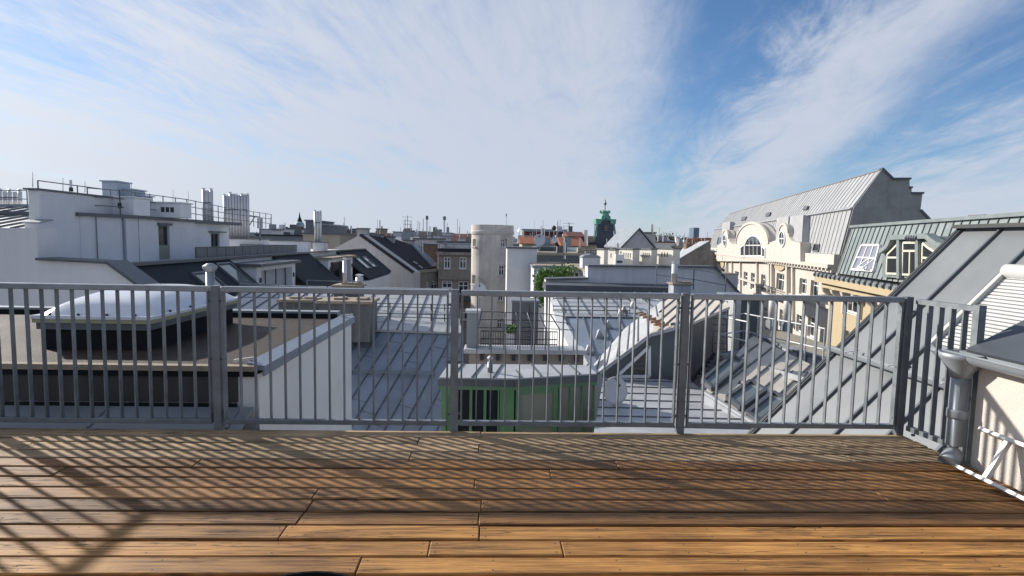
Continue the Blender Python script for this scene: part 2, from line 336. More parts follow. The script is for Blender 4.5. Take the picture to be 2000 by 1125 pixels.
def wall_holes(parent, O, r, u, n, Wd, H, holes, m, depth=.2, name='wall', thick=.4):
    """a wall with real openings: O lower corner, r along, u up, n outward"""
    xs = sorted({0., Wd, *[h[0] for h in holes], *[h[1] for h in holes]}); zs = sorted({0., H, *[h[2] for h in holes], *[h[3] for h in holes]})
    bb = B()
    def inh(x, z): return any(h[0] < x < h[1] and h[2] < z < h[3] for h in holes)
    for i in range(len(xs)-1):
        for j in range(len(zs)-1):
            if not inh((xs[i]+xs[i+1])/2, (zs[j]+zs[j+1])/2):
                bb.add([O+r*xs[a]+u*zs[c] for a, c in ((i, j), (i+1, j), (i+1, j+1), (i, j+1))], [[0, 1, 2, 3]])
    for x0, x1, z0, z1 in holes:
        q4 = [O+r*x0+u*z0, O+r*x1+u*z0, O+r*x1+u*z1, O+r*x0+u*z1]; d = -n*depth
        for k in range(4): bb.add([q4[k], q4[k]+d, q4[(k+1) % 4]+d, q4[(k+1) % 4]], [[0, 1, 2, 3]])
    q4 = [O, O+r*Wd, O+r*Wd+u*H, O+u*H]
    for k in range(4): bb.add([q4[k], q4[(k+1) % 4], q4[(k+1) % 4]-n*thick, q4[k]-n*thick], [[0, 1, 2, 3]])
    o = bb.make(name, m, parent)
    return o
def window(parent, O, r, u, n, x0, x1, z0, z1, nx=2, trans=(), fw=.06, inset=.12, m=None, g=None, sill=False, name='window'):
    m = m or M_WHITEP; g = g or G_WIN; b = B(); o = O-n*inset; d = n*.05
    def rect(a0, a1, c0, c1, dd=d): b.box(o+r*a0+u*c0, r*(a1-a0), u*(c1-c0), dd)
    e = .002
    rect(x0+e, x0+fw, z0+e, z1-e); rect(x1-fw, x1-e, z0+e, z1-e); rect(x0+fw, x1-fw, z0+e, z0+fw); rect(x0+fw, x1-fw, z1-fw, z1-e)
    for k in range(1, nx):
        xc = x0+(x1-x0)*k/nx; rect(xc-fw*.4, xc+fw*.4, z0+fw, z1-fw, n*.055)
    for t in trans:
        zc = z0+(z1-z0)*t; rect(x0+fw, x1-fw, zc-fw*.4, zc+fw*.4, n*.048)
    w = b.make(name, m, parent)
    B().box(o+r*x0+u*z0-n*.02, r*(x1-x0), u*(z1-z0), n*.025).make('pane', g, w)
    if sill: B().box(O+r*(x0-.06)+u*(z0-.07)-n*.02, r*(x1-x0+.12), u*.068, n*.10).make('sill', m, w)
    return w
# ================================================================== FOREGROUND
RY = 4.073
# the building under the terrace
o = B().aabb(-3.75, 3.9, -7, 4.02, -22, -.16).make('terrace_building_roof', M_BLACK); tag(o, kind='structure')
deck = thing('wooden_deck', None, None, (0, 2, -.155)); deck['kind'] = 'structure'
for y in (-.8, .3, 1.4, 2.5, 3.4, 3.95):
    B().aabb(-3.6, 3.1, y-.03, y+.03, -.159, -.031).make('joist', M_WOOD, deck)
PITCH_ = .1385
joints = [(939, 849), (817, 862), (935, 876), (801, 892), (1205, 908), (1075, 925), (927, 945), (615, 965), (940, 988), (935, 1013), (936, 1040), (1098, 1071), (700, 1105)]
extra = {8: [(604, 988)], 9: [(585, 1013)], 10: [(552, 1040)], 11: [(838, 1071)]}
rnd = random.Random(3)
for k in range(36):
    y1 = RY-.004-k*PITCH_; y0 = y1-PITCH_+.016
    xr = 3.13
    cuts = []
    if k < len(joints):
        cuts = [PZ(*joints[k], 0).x]+[PZ(*e, 0).x for e in extra.get(k, [])]
    else: cuts = [rnd.uniform(-1.5, 1.5)]
    cuts = sorted(cuts); lo, hi = cuts[0], cuts[-1]
    x = lo-rnd.uniform(2.6, 3.4)
    while x > -6: cuts.insert(0, x); x -= rnd.uniform(2.6, 3.6)
    x = hi+rnd.uniform(2.9, 3.4)
    if x < 2.9: cuts.append(x)
    cuts = [q for q in cuts if q > -3.3]; ed = [-3.64]+cuts+[xr]
    for a, b in zip(ed, ed[1:]):
        dz = rnd.uniform(-.0025, .0025)
        bb = B().aabb(a+.0015, b-.0015, y0, y1, -.03, dz)
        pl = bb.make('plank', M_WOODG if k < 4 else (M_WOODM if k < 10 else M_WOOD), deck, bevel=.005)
        sc = B()
        for xx in [a+.03, b-.03]+[a+.03+j*.55 for j in range(1, int((b-a)/.55))]:
            for yy in (y0+.025, y1-.025): sc.lathe((xx, yy, dz-.002), [(.0042, 0), (.0042, .0026)], 6)
        sc.make('screw', M_DARK, pl)
# ---- railing along the front
rail = thing('balcony_railing', 'long galvanised steel bar railing along the outer edge of the deck', 'railing', (.5, RY, 0))
posts = [-3.665, -1.972, -.269, 1.419, 3.097]
HT = 1.047
for i, x in enumerate(posts):
    w = .027
    B().aabb(x-w, x+w, RY-.025, RY+.025, .0, HT+.004).make('post', M_GALV, rail, bevel=.003)
    if i < len(posts): 
        for z in (.13, .52, .94):
            for sx in ((-1, 1)):
                B().tube([(x+sx*(w+.0), RY-.0, z), (x+sx*(w+.034), RY, z)], .009, 6).make('bolt', M_GALV, rail)
for x0, x1 in zip(posts, posts[1:]):
    a, b = x0+.058, x1-.058
    B().aabb(a-.012, b+.012, RY-.03, RY+.03, HT-.04, HT).make('top_rail', M_GALVH, rail, bevel=.004)
    B().aabb(a-.012, b+.012, RY-.02, RY+.02, .045, .08).make('bottom_rail', M_GALV, rail, bevel=.003)
    for x in (a-.006, b+.006): B().aabb(x-.006, x+.006, RY-.021, RY+.021, .0795, HT-.0395).make('panel_stile', M_GALV, rail)
    n = 14; st = (b-a)/(n+1)
    me = None
    for k in range(1, n+1):
        x = a+st*k
        if me is None:
            br = B().aabb(x-.0042, x+.0042, RY-.0155, RY+.0155, .0795, HT-.0395).make('baluster', M_GALV, rail); me = br
        else:
            c = me.copy(); COL.objects.link(c); c.location = V((x, RY, .0795))-WL[rail]
# ---- railing along the left edge, just outside the picture (its shadow falls into it)
lr = thing('left_side_railing', 'galvanised bar railing on the left deck edge, just outside the picture', 'railing', (-3.665, 1, 0))
LX = -3.665; yy_ = [RY, 2.38, .69, -1.0]
for k, y in enumerate(yy_):
    if k: B().aabb(LX-.025, LX+.025, y-.027, y+.027, 0, HT+.004).make('post', M_GALV, lr, bevel=.003)
for y1, y0 in zip(yy_, yy_[1:]):
    B().aabb(LX-.02, LX+.02, y0+.03, y1-.03, HT-.04, HT).make('top_rail', M_GALV, lr); B().aabb(LX-.02, LX+.02, y0+.03, y1-.03, .045, .08).make('bottom_rail', M_GALV, lr)
    for k in range(11): y = y0+(y1-y0)*(k+.5)/11; B().aabb(LX-.0185, LX+.0185, y-.0055, y+.0055, .0795, HT-.0395).make('baluster', M_GALV, lr)
# ---- short return panel at the right
side = thing('return_railing', 'short galvanised return railing panel between the deck corner and the white wall', 'railing', (3.17, 3.85, 0))
pa, pb = V((3.145, 4.035, 0)), V((3.205, 3.60, 0)); sd = (pb-pa)
B().bar(pa+Z*1.02, pb+Z*1.02, .04, .036).make('top_rail', M_GALV, side)
B().bar(pa+Z*.062, pb+Z*.062, .04, .036).make('bottom_rail', M_GALV, side)
for k in range(5):
    p = pa+sd*(k/5+.04); B().bar(p+Z*.078, p+Z*1.004, .042, .010, up=sd).make('baluster', M_GALV, side)
B().aabb(3.185, 3.235, 3.555, 3.605, 0, 1.045).make('post', M_GALV, side)
B().tube([(3.15, 4.0, .02), (3.17, 4.0, .02)], .01, 6).make('fixing', M_GALV, side)
# ---- white wall at the right with its gutter, hopper and downpipe
wl = thing('low_terrace_wall', 'low cream rendered wall at the right edge of the deck under a zinc roof edge', 'wall', (3.5, 2, 0))
B().aabb(3.155, 3.6, -3, 3.49, -.02, .69).make('wall', M_WALLC, wl, bevel=.006)
B().aabb(3.137, 3.155, -3, 3.505, .66, .735).make('eaves_trim', M_ZINC, wl)
zr = [V((3.12, 3.56, .755)), V((3.12, -3, .755)), V((4.6, -3, 1.54)), V((4.6, 3.56, 1.54))]
slab(wl, zr, .02, M_ZINCD, 'roof_sheet')
B().prism([V((3.13, 3.53, .74)), V((4.6, 3.53, 1.515)), V((4.6, 3.53, .4)), V((3.3, 3.53, .4))], (0, -.03, 0)).make('verge_board', M_ZINC, wl)
g = thing('gutter_and_downpipe', 'grey zinc downpipe with funnel hopper and gutter at the deck corner', 'downpipe', (3.1, 3.5, 0))
bb = B(); gp = []
for k in range(9):
    a = math.pi*k/8; gp.append((math.cos(a)*.062, -math.sin(a)*.062))
path = [3.62, -3]
vs = [V((3.075+c, y, .735+s_)) for y in path for c, s_ in gp]+[V((3.075+c*.94, y, .735+s_*.94)) for y in path for c, s_ in gp]
fs = [[i, i+1, 9+i+1, 9+i] for i in range(8)]+[[18+i, 18+9+i, 18+9+i+1, 18+i+1] for i in range(8)]+[[i, i+1, 18+i+1, 18+i] for i in range(8)]
bb.add(vs, fs).make('gutter', M_ZINC, g, smooth=True)
B().tube([(3.017, 3.62, .737), (3.017, -3, .737)], .009, 8).make('gutter_bead', M_ZINC, g, smooth=True)
pc = V((3.085, 3.54, 0))
B().lathe(pc, [(.060, .575), (.062, .60), (.125, .70), (.13, .735), (.122, .735), (.117, .70), (.054, .60)], 20).make('hopper', M_ZINC, g, smooth=True)
sh = B().tube([pc+Z*.60, pc+Z*.12, pc+V((-.012, -.012, .075)), pc+V((-.04, -.03, .042)), pc+V((-.085, -.055, .012))], [.054, .054, .055, .057, .058], 18)
sh.make('downpipe', M_ZINC, g, smooth=True)
B().lathe(pc, [(.058, .30), (.060, .31), (.060, .35), (.058, .36)], 18).make('pipe_collar', M_ZINC, g, smooth=True)
B().aabb(pc.x+.04, 3.16, pc.y-.012, pc.y+.012, .42, .445).make('pipe_bracket', M_GALV, g)
# ---- ladder on its side against the wall
ld = thing('aluminium_ladder', 'aluminium ladder lying on its side against the cream wall', 'ladder', (3.05, 2.2, 0))
lo, hi = V((2.985, 0, .028)), V((3.115, 0, .275))
for q_, nm in ((lo, 'rail'), (hi, 'rail')):
    B().bar(q_+V((0, 3.385, 0)), q_+V((0, .4, 0)), .024, .05, up=(hi-lo).cross(V((0, 1, 0)))).make(nm, M_ALU, ld, bevel=.003)
for k in range(11):
    y = 3.19-k*.27
    B().bar(lo+V((0, y, 0)), hi+V((0, y, 0)), .028, .028, up=V((0, 1, 0))).make('rung', M_ALU, ld)
# ---- small round table peeking in at the bottom edge
M_TBL = mat('matt_black', (.008, .008, .009), .95, spec=.08)
tc_ = PZ(620, 1113, .457); c = V((tc_.x, tc_.y-.243, 0))
tb = thing('round_side_table', 'black round table top just showing at the bottom edge of the picture', 'table', c)
B().lathe(c, [(.235, .42), (.243, .425), (.243, .452), (.238, .457), (.230, .457), (.226, .448)], 40).make('table_top', M_TBL, tb)
B().lathe(c, [(.02, .02), (.02, .436)], 12).make('pedestal', M_DARK, tb, smooth=True)
B().lathe(c, [(.16, 0), (.16, .012), (.03, .024)], 28).make('base', M_DARK, tb)
# ---- big grey standing-seam slope at the right, with roller shutter roof window
gr = thing('neighbour_house', 'neighbouring house with large smooth grey standing seam roof slope at the right', 'building', (5, 6, -22))
n45 = V((-.725, 0, .69)).normalized(); FOOT, RDG = V((3.62, 0, -1.235)), V((6.385, 0, 1.667)); up45 = (RDG-FOOT).normalized()
poly = [FOOT+V((0, 7.5, 0)), RDG+V((0, 7.5, 0)), RDG+V((0, 3.9, 0)), FOOT+V((0, 3.9, 0))]
seam_roof(gr, poly, up45, .60, M_ROOFG, th=.03, rib=.035, ribw=.03, start=.999)
B().prism([FOOT+V((0, 7.47, -.03)), RDG+V((0, 7.47, -.04)), V((8.2, 7.47, 1.6)), V((8.2, 7.47, -22)), V((3.62, 7.47, -22))], (0, -3.6, 0)).make('wall', M_GREYW, gr)
B().bar(RDG+V((-.02, 7.56, .05)), RDG+V((-.02, 3.9, .05)), .16, .05, up=Z).make('ridge_cap', M_DARK, gr)
B().aabb(6.385, 9, 3.9, 7.55, 1.62, 1.70).make('flat_top', M_ZINCD, gr)
B().bar(FOOT+V((0, 7.53, .0)), RDG+V((0, 7.53, .0)), .05, .09, up=n45).make('verge_trim', M_DARK, gr)
gut = thing('roof_gutter', 'zinc gutter with bright clips crossing the large grey roof slope', 'gutter', (4.65, 6, .0))
GX, GZ = 4.66, .04
bb = B()
vs = []
for y in (7.68, 3.9):
    for k in range(9):
        a = math.pi*k/8; vs.append(V((GX+math.cos(a)*.06, y, GZ-math.sin(a)*.06)))
    for k in range(9):
        a = math.pi*k/8; vs.append(V((GX+math.cos(a)*.052, y, GZ-math.sin(a)*.052)))
fs = [[i, i+1, 18+i+1, 18+i] for i in range(8)]+[[9+i, 27+i, 27+i+1, 9+i+1] for i in range(8)]+[[i, 9+i, 9+i+1, i+1] for i in range(8)]
bb.add(vs, fs).make('gutter', M_ZINC, gut, smooth=True)
for y in (7.1, 6.3, 5.5, 4.7): B().bar((GX-.065, y, GZ+.004), (GX+.12, y, GZ+.03), .03, .01).make('clip', M_ALU, gut)
sw = thing('roller_shutter_roof_window', 'white slatted roller shutter over a roof window on the grey slope', 'roof window', (5.4, 5.5, .35))
def onr(x_, y_, off): return FOOT+up45*((x_-FOOT.x)/up45.x)+V((0, y_, 0))+n45*off
A0, A1, Y0s, Y1s = 5.06, 5.80, 5.05, 6.06
B().prism([onr(A0-.06, Y1s+.05, -.01), onr(A1+.05, Y1s+.05, -.01), onr(A1+.05, Y0s-.3, -.01), onr(A0-.06, Y0s-.3, -.01)], n45*.10).make('frame', M_ZINC, sw)
ns = 22
for k in range(ns):
    a = A0+(A1-A0)*k/ns; b = A0+(A1-A0)*(k+.72)/ns
    B().prism([onr(a, Y1s, .10), onr(b, Y1s, .10), onr(b, Y0s-.3, .10), onr(a, Y0s-.3, .10)], n45*.016).make('slat', M_SHUT, sw)
B().tube([onr(A1+.03, Y1s+.03, .13), onr(A1+.03, Y0s-.3, .13)], .085, 14).make('shutter_box', M_SHUT, sw, smooth=True)
B().bar(onr(A0-.03, Y1s+.03, .13), onr(A1, Y1s+.03, .13), .05, .07, up=n45).make('guide_rail', M_SHUT, sw)
# lower flat zinc strip at the foot of the slope
o = B().aabb(3.93, 9, 1, 3.86, -1.6, -1.25).make('zinc_valley', M_BLUEROOF); tag(o, kind='structure')
# ================================================================== FLAT ROOF WITH DOME (left)
fr = thing('flat_roof_extension', 'low flat brown felt roof with white side wall in front of the railing', 'building', (-5, 6, -22))
YF, YB, XR, ZT = 4.42, 7.62, -1.80, .385
c1 = PZ(505, 716, ZT); c2 = PZ(686, 618, ZT); XR0, XR1 = c1.x, c2.x; YF, YB = c1.y, c2.y
poly = [V((-9, YF, 0)), V((XR0, YF, 0)), V((XR1, YB, 0)), V((-9, YB, 0))]
B().prism([p+V((0, 0, -22)) for p in poly], (0, 0, 22+ZT-.06)).make('wall', M_WARMW, fr)
B().prism([p+V((0, 0, ZT-.055)) for p in poly], (0, 0, .045)).make('roof_felt', M_BITUMEN, fr)
ins = lambda y: V((XR0+(XR1-XR0)*(y-YF)/(YB-YF), y, 0))
for a, b in ((ins(YF), ins(YB)),):
    d = (b-a).normalized(); sd_ = V((d.y, -d.x, 0))
    B().prism([a-sd_*.09+Z*(ZT-.03), a+sd_*.03+Z*(ZT-.03), a+sd_*.03+Z*(ZT-.075), a+sd_*.045+Z*(ZT-.075), a+sd_*.045+Z*(ZT+.005), a-sd_*.09+Z*(ZT+.035)], (b-a)).make('side_coping', M_BLUEROOF, fr)
B().aabb(-9, XR1-.15, YB-.11, YB+.04, ZT-.06, ZT+.07).make('back_coping', M_ZINC, fr)
B().aabb(-9, XR1-.15, YB-.135, YB-.115, ZT-.02, ZT+.045).make('felt_upstand', M_BLACK, fr)
B().aabb(-9, XR0-.02, YF-.05, YF+.02, ZT-.03, ZT+.012).make('front_edge_trim', M_STONE, fr)
B().aabb(-9, XR0-.02, YF-.035, YF-.002, ZT-.075, ZT-.033).make('drip_edge', M_BLACK, fr)
B().aabb(-9, XR0-.16, YF-.022, YF-.003, .10, ZT-.08).make('front_cladding', M_CLADD, fr)
B().aabb(-9, XR0-.16, YF-.06, YF-.024, -.02, .095).make('plinth', M_BLACK, fr)
B().prism([V((-9, 4.12, -.02)), V((XR0-.02, 4.12, -.02)), V((XR0-.02, YF-.06, .075)), V((-9, YF-.06, .075))], (0, 0, -.02)).make('flashing_sheet', M_ZINC, fr)
for k in range(4): 
    x = -1.95-k*1.0
    B().bar((x, 4.13, -.012), (x, YF-.07, .078), .02, .012).make('flashing_seam', M_ZINC, fr)
for p_ in (PZ(487, 712, ZT), PZ(684, 622, ZT)):
    B().bar(p_+V((-.12, 0, .03)), p_+V((.03, .01, .05)), .025, .02).make('anchor_clip', M_ALU, fr)
dm = thing('dome_rooflight', 'white acrylic dome rooflight on a black upstand on the flat brown roof', 'rooflight', (-3.4, 5.6, ZT-.01))
fa = PZ(301, 624, .66); fb = PZ(466, 583, .66); fl = PZ(85, 616, .66)
x0, x1, y0, y1 = fl.x, (fa.x+fb.x)/2, fa.y, fb.y
def rrect(x0, x1, y0, y1, z): return [V((x0, y0, z)), V((x1, y0, z)), V((x1, y1, z)), V((x0, y1, z))]
B().prism(rrect(x0+.07, x1-.07, y0+.05, y1-.07, ZT-.011), (0, 0, .18)).make('upstand', M_BLACK, dm)
B().prism(rrect(x0+.03, x1-.03, y0+.03, y1-.03, ZT+.17), (0, 0, .06)).make('lower_frame', M_ZINCD, dm)
B().prism(rrect(x0+.01, x1-.01, y0+.01, y1-.01, ZT+.231), (0, 0, .03)).make('gasket', mat('yellowed_gasket', (.35, .34, .20), .7), dm)
B().prism(rrect(x0, x1, y0, y1, ZT+.262), (0, 0, .035)).make('dome_frame', M_PLASTIC, dm, bevel=.006)
n = 22; vs = []; fs = []
for j in range(n+1):
    for i in range(n+1):
        a, b = 2*i/n-1, 2*j/n-1
        h = ((1-abs(a)**2.6)*(1-abs(b)**2.6))**.5
        vs.append(V(((x0+x1)/2+a*(x1-x0-.10)/2, (y0+y1)/2+b*(y1-y0-.10)/2, ZT+.297+h*.20)))
for j in range(n):
    for i in range(n): fs.append([j*(n+1)+i, j*(n+1)+i+1, (j+1)*(n+1)+i+1, (j+1)*(n+1)+i])
B().add(vs, fs).make('dome', M_PLASTIC, dm, smooth=True)
for i in range(4):
    for s_ in (0, 1):
        x = x0+.15+(x1-x0-.3)*i/3; B().lathe((x, (y0+.03) if s_ == 0 else (y1-.03), ZT+.296), [(.012, 0), (.012, .02)], 6).make('screw_cap', M_DARK, dm)
for i in range(1, 5): y = y0+(y1-y0)*i/5; B().lathe((x1-.03, y, ZT+.296), [(.012, 0), (.012, .02)], 6).make('screw_cap', M_DARK, dm)
# ================================================================== MIDDLE DISTANCE
def poly_px(pl, pts): return [PL(x, y, pl) for x, y in pts]
def flue(parent, p, h, r, m=None, cap=True, name='flue_pipe'):
    m = m or M_PIPE
    o = B().lathe(p, [(r, 0), (r, h*.48), (r*1.06, h*.485), (r*1.06, h*.5), (r, h*.505), (r, h)], 10).make(name, m, parent, smooth=True)
    if cap: B().lathe(p+Z*h, [(r*.55, 0), (r*.55, .05), (r*1.15, .06), (r*1.15, .09), (r*.3, .13)], 10).make('cap', M_STEEL, o)
    return o
def fence_rail(name, label, pts, h, m, nrails=2, r=.015, every=1.2, cat='railing'):
    t = thing(name, label, cat, pts[0])
    for a, b in zip(pts, pts[1:]):
        for k in range(nrails): B().tube([a+Z*h*(k+1)/nrails, b+Z*h*(k+1)/nrails], r, 6).make('rail', m, t)
        n = max(1, round((b-a).length/every))
        for k in range(n+1):
            p = a+(b-a)*k/n; B().tube([p, p+Z*h], r*1.1, 6).make('post', m, t)
    return t
# ---------------- blue-grey standing seam roof across the light well
br = thing('courtyard_house', 'house with blue grey standing seam roof below the railing beside the green shed', 'building', P(780, 700, 19)-Z*17)
lp = plane3(P(690, 645, 21), P(885, 651, 21), P(700, 838, 17.3))
sd1 = PL(810, 650, lp)-PL(710, 814, lp)
q4 = poly_px(lp, [(560, 642), (905, 652), (905, 880), (560, 880)])
seam_roof(br, q4, sd1, .52, M_BLUEROOF, th=.05, rib=.045, ribw=.03, cross=2.2)
e1a, e1b = PL(440, 638, lp), PL(905, 652, lp)
upl = plane3(e1a, e1b, P(660, 566, 27.5))
sd2 = PL(788, 578, upl)-PL(767, 615, upl)
q5 = poly_px(upl, [(425, 637), (903, 651), (885, 568), (470, 560)])
seam_roof(br, q5, sd2, .62, M_ZINCL, th=.05, rib=.05, ribw=.035, cross=3.)  # paler zinc than the lower pitch: its sunlit look is put into the colour
B().bar(PL(560, 641, lp)+Z*.02, PL(904, 652, lp)+Z*.02, .16, .07).make('break_flashing', M_ZINC, br)
bk = [p-Z*.06 for p in poly_px(upl, [(425, 637), (903, 651), (885, 568), (470, 560)])]
B().prism([bk[0]-Z*.2, bk[1]-Z*.2, bk[2]-Z*.3, bk[3]-Z*.3], V((0, 0, -16))).make('wall', M_WHITE, br)
B().bar(bk[3]+Z*.1, bk[2]+Z*.1, .3, .1).make('ridge_cap', M_ZINC, br)
for k, (yy, lab) in enumerate(((603, 'upper'), (623, 'lower'))):
    a, b = PL(735, yy+1, upl), PL(895, yy+5, upl)
    t = thing('snow_guard', f'{lab} steel snow guard rails on the pale part of the blue seam roof', 'snow guard', a)
    for z in (.12, .26): B().tube([a+Z*z, b+Z*z], .022, 6).make('rail', M_GALV, t)
    for j in range(7):
        p = a+(b-a)*j/6; B().bar(p, p+Z*.3+V((0, -.04, 0)), .04, .02).make('bracket', M_DARK, t)
t = thing('lower_snow_guard', 'thin double snow guard rail across the steep blue slope', 'snow guard', PL(690, 729, lp))
for dy in (0, 4):
    B().tube([PL(690, 729+dy, lp)+Z*.13, PL(848, 734+dy, lp)+Z*.13], .018, 6).make('rail', M_GALV, t)
for j in range(6):
    p = PL(692+j*31, 731+j, lp); B().bar(p, p+Z*.15, .03, .02).make('bracket', M_GALV, t)
t = fence_rail('roof_walk_railing', 'thin steel safety railing standing on the pale seam roof', [PL(470, 606, upl), PL(545, 608, upl)], 1.1, M_GALV, 2, .022)
t = fence_rail('roof_edge_railing', 'thin steel safety railing behind the stone capped chimneys', [PL(600, 592, upl), PL(640, 593, upl), PL(700, 596, upl)], 1.0, M_GALV, 2, .022)
# chimneys on that roof
def chimney_block(name, label, px0, px1, ytop, ybot, Y, dep, m, capm, over=.09, pots=()):
    a, b = P(px0, ytop, Y), P(px1, ytop, Y); zt = (a.z+b.z)/2; zb = P((px0+px1)/2, ybot, Y).z
    t = thing(name, label, 'chimney', V(((a.x+b.x)/2, Y+dep/2, zb)))
    B().aabb(a.x, b.x, Y, Y+dep, zb, zt-.1).make('stack', m, t)
    nb = max(2, round((b.x-a.x)/.6))
    for k in range(1, nb): x = a.x+(b.x-a.x)*k/nb; B().aabb(x-.012, x+.012, Y-.02, Y+.005, zb, zt-.12).make('sheet_seam', m, t)
    B().aabb(a.x-over, b.x+over, Y-over, Y+dep+over, zt-.10, zt).make('cap_slab', capm, t, bevel=.02)
    for k in range(2):
        x = a.x+(b.x-a.x)*(.25+.45*k); B().aabb(x, x+.35, Y+dep*.25, Y+dep*.7, zt, zt+.07).make('flue_opening', capm, t)
    for px, r, h in pots: flue(t, V((P(px, ytop, Y).x, Y+dep*.45, zt)), h, r)
    return t
M_LEAD = mat('lead_clad', (.125, .135, .14), .6, .1, .2, 2.5, .05, 12, streak=.2)
chimney_block('chimney', 'small lead clad chimney with stone cap slab on the pale seam roof', 545, 610, 585, 640, 21.5, .9, M_LEAD, M_STONE)
chimney_block('chimney', 'wide lead clad chimney with stone cap slab nearest the felt roof', 622, 722, 588, 668, 20, 1.3, M_LEAD, M_STONE)
chimney_block('chimney', 'tall lead clad chimney with white pipes on its top', 652, 700, 557, 650, 22.5, 1.0, M_LEAD, M_STONE, pots=((668, .085, .95), (697, .15, .3)))
v_ = P(411, 560, 10.5)
t = thing('vent_cowl', 'short zinc vent pipe with flared cowl just above the railing beside the dome', 'vent', V((v_.x, v_.y, v_.z-3)))
B().lathe(v_-Z*3, [(.075, 0), (.075, 3.28)], 14).make('pipe', M_ZINC, t, smooth=True)
B().lathe(v_+Z*.28, [(.08, 0), (.125, .06), (.125, .10), (.05, .15)], 14).make('cowl', M_ZINC, t)
# ---------------- green glazed shed
gs = thing('green_shed', 'green painted glazed roof shed with a light metal roof beyond the railing', 'shed', P(1000, 745, 11.3)-Z*2.3)
zr_ = P(1005, 739, 11).z
A, Bm, C = PZ(858, 737, zr_), PZ(1005, 739, zr_), PZ(1166, 729.5, zr_)
D_, E_ = PZ(1147, 713, zr_), PZ(876, 711, zr_)
seam_roof(gs, [A, Bm, PZ(1010, 711.5, zr_), E_], V((.16, 1, 0)), .42, M_ZINCL, th=.03, rib=.03, ribw=.025)
seam_roof(gs, [Bm, C, D_, PZ(1010, 711.5, zr_)], V((-.12, 1, 0)), .42, M_ZINCL, th=.03, rib=.03, ribw=.025)
FH = .14
for a, b in ((A, Bm), (Bm, C), (E_, A)):
    d = (b-a).normalized(); nn_ = V((d.y, -d.x, 0))
    B().prism([a+nn_*.025-Z*.03, b+nn_*.025-Z*.03, b+nn_*.025-Z*(.03+FH), a+nn_*.025-Z*(.03+FH)], -nn_*.05).make('fascia', M_ZINCD, gs)
    B().prism([a+nn_*.015-Z*(.03+FH), b+nn_*.015-Z*(.03+FH), b+nn_*.015-Z*(.10+FH), a+nn_*.015-Z*(.10+FH)], -nn_*.07).make('head_beam', M_GREEN, gs)
def glazed(a, b, H, n, rails, mulw=.05, glassm=G_WIN, solid=()):
    d = (b-a); L_ = d.length; d = d.normalized(); nn_ = V((d.y, -d.x, 0)); t0 = a-Z*(.10+FH)
    for k in range(n):
        x0, x1 = L_*k/n, L_*(k+1)/n
        w = B()
        w.box(t0+d*x0-nn_*.03, d*mulw, nn_*.04, -Z*H); w.box(t0+d*(x1-mulw)-nn_*.03, d*mulw, nn_*.04, -Z*H)
        for z in rails: w.box(t0+d*(x0+mulw)-nn_*.03-Z*z, d*(x1-x0-2*mulw), nn_*.036, -Z*.10)
        fr_ = w.make('window', M_GREEN, gs)
        B().box(t0+d*(x0+.01)-nn_*.05, d*(x1-x0-.02), nn_*.012, -Z*H).make('pane', M_GREEN if k in solid else glassm, fr_)
a2 = A+(Bm-A)*.03
d1 = (Bm-A)
glazed(a2, A+d1*.22, 2.2, 1, (.0, 1.6), .09, solid=(0,))
glazed(A+d1*.235, A+d1*.80, 2.2, 3, (.62, .9), .028)
B().box(A+d1*.81-Z*.24, d1*.19, V((0, .05, 0)), -Z*2.2).make('corner_board', M_GREEN, gs)
d2 = (C-Bm)
glazed(Bm+d2*.02, Bm+d2*.52, 2.2, 1, (.0, .70), .09, G_DIRTY)
glazed(Bm+d2*.53, Bm+d2*.98, 2.2, 3, (), .02, G_DIRTY)
B().prism([A-Z*.2+V((.06, .08, 0)), Bm-Z*.2+V((-.02, .09, 0)), C-Z*.2+V((-.1, .12, 0)), D_-Z*.2, E_-Z*.2], -Z*2.3).make('interior', mat('shed_dark_inside', (.06, .06, .055), .9), gs)
vp_ = PZ(957, 727, zr_); flue(gs, vp_, .22, .055, M_ZINC, name='vent_pipe')
# courtyard parapet behind it
pw = thing('parapet_wall', 'dirty beige parapet wall with pale coping behind the green shed', 'wall', P(1025, 700, 15)-Z*14)
zc = P(1025, 682, 15).z; xa, xb = P(912, 690, 15).x, P(1140, 690, 15).x
B().aabb(xa+.06, xb, 15, 15.5, -22, zc-.12).make('wall', M_BEIGE, pw)
B().aabb(xa-.08, xb+.05, 14.88, 15.6, zc-.12, zc).make('coping', M_ZINCL, pw, bevel=.01)
for k in range(7): x = xa+.4+(xb-xa-.6)*k/6; B().aabb(x-.05, x+.05, 14.9, 15.0, zc-.30, zc-.14).make('bracket', M_DARK, pw)
lt = thing('light_parapet_post', 'narrow grey metal clad pier at the left end of the beige parapet', 'pier', V((xa+.15, 15.3, zc)))
B().aabb(xa-.02, xa+.3, 15.1, 15.5, zc, zc+.95).make('pier', M_ZINC, lt); B().aabb(xa-.06, xa+.34, 15.06, 15.54, zc+.95, zc+1.02).make('cap', M_ZINCL, lt)
rl = thing('terrace_bar_railing', 'black iron bar railing standing on the beige parapet', 'railing', V(((xa+xb)/2, 15.4, zc)))
x0, x1 = xa+.36, P(1088, 670, 15.4).x
for z in (.06, .20, .42): B().bar((x0, 15.4, zc+z), (x1, 15.4, zc+z), .03, .025).make('rail', M_DARK, rl)
for k in range(32): x = x0+(x1-x0)*k/31; B().bar((x, 15.4, zc), (x, 15.4, zc+.42), .014, .014).make('bar', M_DARK, rl)
wr = thing('wire_guard_fence', 'outward leaning galvanised posts with three horizontal wires above the parapet', 'fence', V(((xa+xb)/2, 14.9, zc)))
